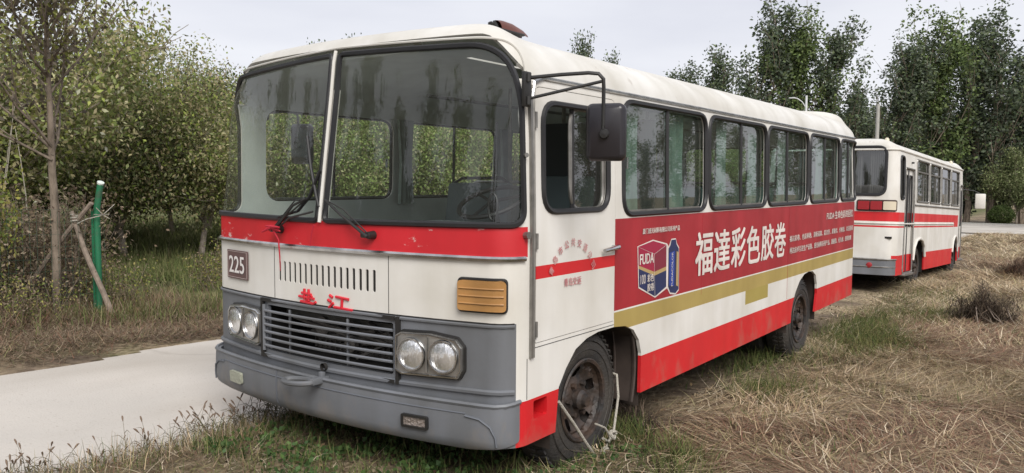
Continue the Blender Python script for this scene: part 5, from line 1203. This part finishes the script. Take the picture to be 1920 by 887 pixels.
# lying straw over the field on the right
def straw(n, x0, x1, y0, y1, lmin, lmax, wd, lay=(1.25, 1.62), pal=TAN, dn=None, lift=.06):
    x, y = scatter(n, x0, x1, y0, y1, dn); k = seen(x, y) & ~underbus(x, y); x, y = x[k], y[k]; m = len(x)
    L = lmin+(lmax-lmin)*g.random(m); pile = np.clip(vnoise(x, y, 43, .45), 0, 1)
    P = np.stack([x, y, gz(x, y)+.004+lift*pile*g.random(m)], 1)
    az = vnoise(x, y, 44, .9)*9+g.normal(size=m)*.9; t = lay[0]+(lay[1]-lay[0])*g.random(m); c = pick(pal, m, g, .25)
    rp = vnoise(x, y, 45, 1.6)[:, None]; red = pick(REDT, m, g, .3); c = np.where((rp > .62) & (g.random((m, 1)) < .5), red, c)
    parts.append(blades(P, L, az, t, g.normal(size=m)*.10+.03, wd*(.6+.8*g.random(m)), c))
dn = lambda x, y: np.clip((bald(x, y)-.30)*4.5, .22, 1)*np.clip((x-1.0+.6*vnoise(x, y, 47, .8))/1.1, .22, 1)
straw(280000, .9, 8, .2, 7, .06, .33, .0028, dn=dn, lift=.08); straw(180000, .8, 9, 5, 14, .10, .34, .0050, dn=dn, lift=.08); straw(90000, .2, 12, 12, 26, .2, .5, .008, dn=dn); straw(60000, -1.0, 16, 24, 43.5, .2, .5, .012)
straw(14000, 1.0, 8, .4, 12, .10, .26, .003, lay=(.9, 1.5), dn=dn, lift=.02)
straw(220000, .9, 8, .2, 8, .025, .09, .0026, dn=lambda x, y: np.clip(dn(x, y)*1.5+.25, 0, 1), pal=TAN[3:]+REDT+BR+TAN[:2], lift=.02)
build_blades('dry_straw', parts, 'mown dry straw lying tangled over the field right of the buses', 'straw')
# near verge strip in front of and under the first bus, left bottom
parts = []
edge = lambda x, y: np.clip((x+1.05)/.25, 0, 1)
def strip(n, x0, x1, y0, y1, lmin, lmax, wd, lay, pal, dn, lift=.03, curl=.1):
    x, y = scatter(n, x0, x1, y0, y1, dn); k = seen(x, y); x, y = x[k], y[k]; m = len(x)
    P = np.stack([x, y, gz(x, y)+lift*g.random(m)], 1); parts.append(blades(P, lmin+(lmax-lmin)*g.random(m), g.random(m)*6.283, lay[0]+(lay[1]-lay[0])*g.random(m), g.normal(size=m)*curl+.05, wd*(.6+.8*g.random(m)), pick(pal, m, g, .3)))
vf = lambda x, y: np.clip((x+1.12)/.2, 0, 1)*np.clip((bald(x, y)-.15)*2.5, .15, 1)
strip(42000, -1.25, 3.0, -2.6, .55, .04, .17, .0022, (1.1, 1.6), TAN[3:]+REDT+BR, lambda x, y: vf(x, y)*np.clip(1.15-(x+1.0)*.7, .25, 1))
strip(16000, -1.25, 2.4, .3, 2.4, .05, .20, .002, (1.1, 1.6), BR+REDT+TAN[3:], lambda x, y: vf(x, y)*.6)
build_blades('dead_grass', parts, 'short dead grass and stalks on the verge under the front bumper', 'dead grass')
parts = []
gp = lambda x, y: np.clip((greenp(x, y)-.45)*5, 0, 1)*np.clip((x+1.0)/.25, 0, 1)
strip(9000, -1.2, 3.0, -2.6, .7, .03, .09, .0032, (.6, 1.4), GRN+YGR, gp)
strip(3200, -.9, 1.7, -.6, 1.6, .04, .15, .0026, (.1, .9), GRN+YGR, gp)
strip(3000, -1.15, -.5, -2.6, 1.5, .05, .18, .002, (.0, 1.0), GRN+YGR+TAN, lambda x, y: np.clip((x+1.1)/.1, 0, 1)*.8)
strip(75000, 1.0, 9, .8, 16, .04, .13, .003, (.5, 1.4), YGR+GRN+TAN, lambda x, y: np.clip((vnoise(x, y, 46, 1.0)-.48)*4, 0, 1))
# the two greener tufted patches beside the rear wheel
for cx_, cy_, sx_, sy_, n_ in ((1.55, 6.3, .22, .75, 6500), (1.85, 8.6, .18, .5, 2600), (1.35, 7.6, .2, .8, 2600), (1.5, 3.2, .16, .2, 900), (1.15, 1.25, .12, .12, 900), (1.0, 4.4, .15, .5, 900), (1.6, 11.5, .4, 1.2, 2500), (1.6, 1.15, .10, .08, 350), (1.75, .8, .12, .1, 350)):
    x = cx_+g.normal(size=n_)*sx_; y = cy_+g.normal(size=n_)*sy_; P = np.stack([x, y, gz(x, y)], 1); parts.append(blades(P, .06+.16*g.random(n_), g.random(n_)*6.28, .3+1.0*g.random(n_), g.normal(size=n_)*.12+.12, .0028*(.6+.8*g.random(n_)), pick(YGR+GRN, n_, g, .3)))
build_blades('green_grass', parts, 'green grass tufts growing through the straw and soil', 'grass')
# left of the road
parts = []
vl = lambda x, y: np.clip((-3.85-.04*np.clip(y, 0, 40)-x+.2*vnoise(x, y, 48, .5))/.35, 0, 1)
strip(48000, -5.9, -3.6, -2, 5, .05, .20, .0035, (1.1, 1.75), REDT+BR+BR+TAN[3:4], vl, lift=.07, curl=.3)
strip(42000, -6.2, -3.9, -2, 6, .05, .17, .0035, (.1, 1.3), [(.10, .13, .04), (.14, .16, .055), (.17, .17, .07)], lambda x, y: vl(x, y)*np.clip((vnoise(x, y, 50, .8)-.38)*4, 0, 1), lift=.04, curl=.15)
strip(22000, -5.6, -3.9, 4, 20, .08, .25, .006, (.6, 1.6), REDT+YGR+BR, vl, lift=.03, curl=.2)
strip(9000, -6.9, -5.2, -2, 3, .12, .38, .0035, (.5, 1.6), BR+REDT, lambda x, y: x*0+1, lift=.03, curl=.2)
build_blades('dry_weeds', parts, 'tangled brown dry weeds on the verge between road and fence', 'dry weeds')
parts = []
strip(90000, -16, -4.6, -1, 16, .08, .26, .007, (.0, 1.1), [(.12, .15, .05), (.17, .19, .07), (.09, .115, .04), (.22, .20, .10)], lambda x, y: np.clip((-4.6-x)/1.2, 0, 1)*np.clip(vnoise(x, y, 49, 2.5)*1.8-.2, .15, 1), lift=.0)
strip(60000, -34, -13, 4, 34, .15, .4, .016, (.0, 1.1), [(.12, .15, .05), (.17, .18, .07), (.09, .11, .045), (.21, .20, .11)], lambda x, y: x*0+1, lift=.0)
build_blades('orchard_grass', parts, 'short mixed green grass of the orchard floor beyond the fence', 'grass')
# fallen leaves and small clods
x, y = scatter(4000, -1.1, 5, -2.5, 9, lambda x, y: seen(x, y)*1.0); c = np.stack([x, y, gz(x, y)+.012+.01*g.random(len(x))], 1); c = c[(x > -1) ]
V, F, C = leaves(c, .035, pick([(.20, .14, .09), (.14, .10, .07), (.30, .24, .16), (.25, .18, .10)], len(c), g, .3), g, .6, 0); V[:, 2] = np.maximum(V[:, 2], gz(V[:, 0], V[:, 1])+.004)
me = fastmesh('fallen_leaves', V, F, C); me.materials.append(LEAFM); tag(link('fallen_leaves', me), 'small fallen leaves scattered over the soil by the bus', 'leaves', kind='stuff')

cx_ = []
for k in range(260):
    q = (-.7+2.1*g.random(), -.5+1.8*g.random())
    if greenp(*q) > .30 and bool(seen(np.array([q[0]]), np.array([q[1]]))[0]): cx_ += [(q[0]+a, q[1]+b) for a, b in g.normal(size=(14, 2))*.05]
cx_ = np.array(cx_); c = np.stack([cx_[:, 0], cx_[:, 1], gz(cx_[:, 0], cx_[:, 1])+.01+.04*g.random(len(cx_))], 1)
V, F, C = leaves(c, .034, pick([(.07, .13, .04), (.10, .17, .05), (.05, .10, .03)], len(c), g, .3), g, .75, .0, up=.5)
me = fastmesh('low_weeds', V, F, C); me.materials.append(LEAFM); tag(link('low_weeds', me), 'low broad-leaved green weeds on the soil before the front bumper', 'weeds', kind='stuff')

# seed-head weeds standing against the road
def foxtail(seed, n, H):
    r_ = np.random.default_rng(seed); mb_ = MB(); hd = MB()
    for i in range(n):
        a = r_.random()*6.28; d = Vector((math.cos(a)*.3*r_.random(), math.sin(a)*.3*r_.random(), 1)); p = Vector((r_.normal()*.05, r_.normal()*.05, 0)); h = H*(.5+.6*r_.random()); pts = [p]
        for k in range(5): d = d+Vector((math.cos(a)*.10, math.sin(a)*.10, -.02)); pts.append(pts[-1]+d.normalized()*h/5)
        mb_.tube(pts, [.0022, .002, .0018, .0015, .0012, .001], 4)
        e = pts[-1]; dd = (pts[-1]-pts[-2]).normalized(); hd.tube([e-dd*.01, e+dd*.012, e+dd*.028+Vector((0, 0, -.003)), e+dd*.042+Vector((0, 0, -.01))], [.002, .0055, .005, .001], 6)
        for k in range(3):
            q = pts[1+k]; a2_ = r_.random()*6.28; mb_.tube([q, q+Vector((math.cos(a2_)*.04, math.sin(a2_)*.04, .03)), q+Vector((math.cos(a2_)*.09, math.sin(a2_)*.09, .02))], [.002, .002, .0006], 3)
    o1 = bpy.data.meshes.new('stalks'); o1.from_pydata(mb_.v, [], mb_.f); o1.materials.append(FOX1); o2_ = bpy.data.meshes.new('seed_heads'); o2_.from_pydata(hd.v, [], hd.f); o2_.materials.append(FOX2); return o1, o2_
FOX1 = mat('weed_stalk', (.13, .11, .06), .9, var=.4, vscale=9); FOX2 = mat('seed_head', (.17, .12, .085), .9)
FX = [foxtail(91, 14, .26), foxtail(92, 9, .20), foxtail(93, 18, .24)]
for i, (x, y, k, s) in enumerate([(-.98, -.02, 0, 1.0), (-.93, .12, 2, 1.1), (-.95, .28, 0, .9), (-.97, -.22, 2, .9), (-.96, -.38, 1, .9), (-1.0, -.62, 1, 1.0), (-1.0, -.95, 1, .8), (-1.0, -1.25, 0, .9), (-1.02, -1.38, 1, 1.0), (-.93, .42, 1, 1.0), (-1.0, -.80, 1, .6)]):
    r = empty('foxtail_weed', (x, y, zg(x, y)), 'thin dry seed-headed weed standing on the edge of the pale road', 'weed', 'seed-headed weeds on the road edge'); r.rotation_euler = (0, 0, i*1.1); r.scale = (s,)*3
    for nm, me in (('stalks', FX[k][0]), ('seed_heads', FX[k][1])): o = bpy.data.objects.new(nm, me); COL.objects.link(o); o.parent = r

# clumps of uprooted dead plants on the field
def clump(x, y, R, h, pal, label, n=6500):
    r_ = np.random.default_rng(int(x*100)); u = unit(n, r_); P = u*np.array([R, R*.9, h*.75])*(.3+.7*r_.random((n, 1)))*(1+.25*np.sin(u[:, :1]*7+2)); P[:, 2] = np.abs(P[:, 2])*.95; P += np.array([x, y, zg(x, y)])
    V, F, C = blades(P, .06+.17*r_.random(n), r_.random(n)*6.28, .8+1.6*r_.random(n), r_.normal(size=n)*.6+.2, .0034*(.5+r_.random(n)), pick(pal+[(.20, .15, .11)], n, r_, .4))
    me = fastmesh('dead_plant_clump', V, F, C); me.materials.append(STRAWM); o = link('dead_plant_clump', me); tag(o, label, 'plant clump', 'uprooted dead plant clumps'); return o
DB = [(.06, .042, .03), (.09, .065, .045), (.035, .026, .02), (.13, .10, .07), (.05, .04, .03)]
clump(2.44, 8.75, .36, .66, DB, 'dark brown ball of uprooted dead plants lying on the straw right of the buses')
clump(2.35, 17.6, .45, .45, REDT+DB, 'reddish brown heap of dead plants at the right edge of the field')
clump(1.10, 1.55, .16, .12, DB, 'dark clod of dead roots behind the front wheel of the numbered bus', 1500)
mb_ = MB()
for k in range(7):
    a = Vector((2.42+rng.normal()*.1, 8.65+rng.normal()*.1, zg(2.4, 8.7)+.25)); mb_.tube([a, a+Vector((.10+rng.normal()*.05, -.12, -.12)), a+Vector((.22+rng.normal()*.07, -.28, -.22))], [.007, .005, .002], 5)
o = mb_.build('dead_stick', mat('grey_stick', (.26, .21, .17), .9)); tag(o, 'pale dry roots and sticks poking from the dark plant ball', 'sticks')
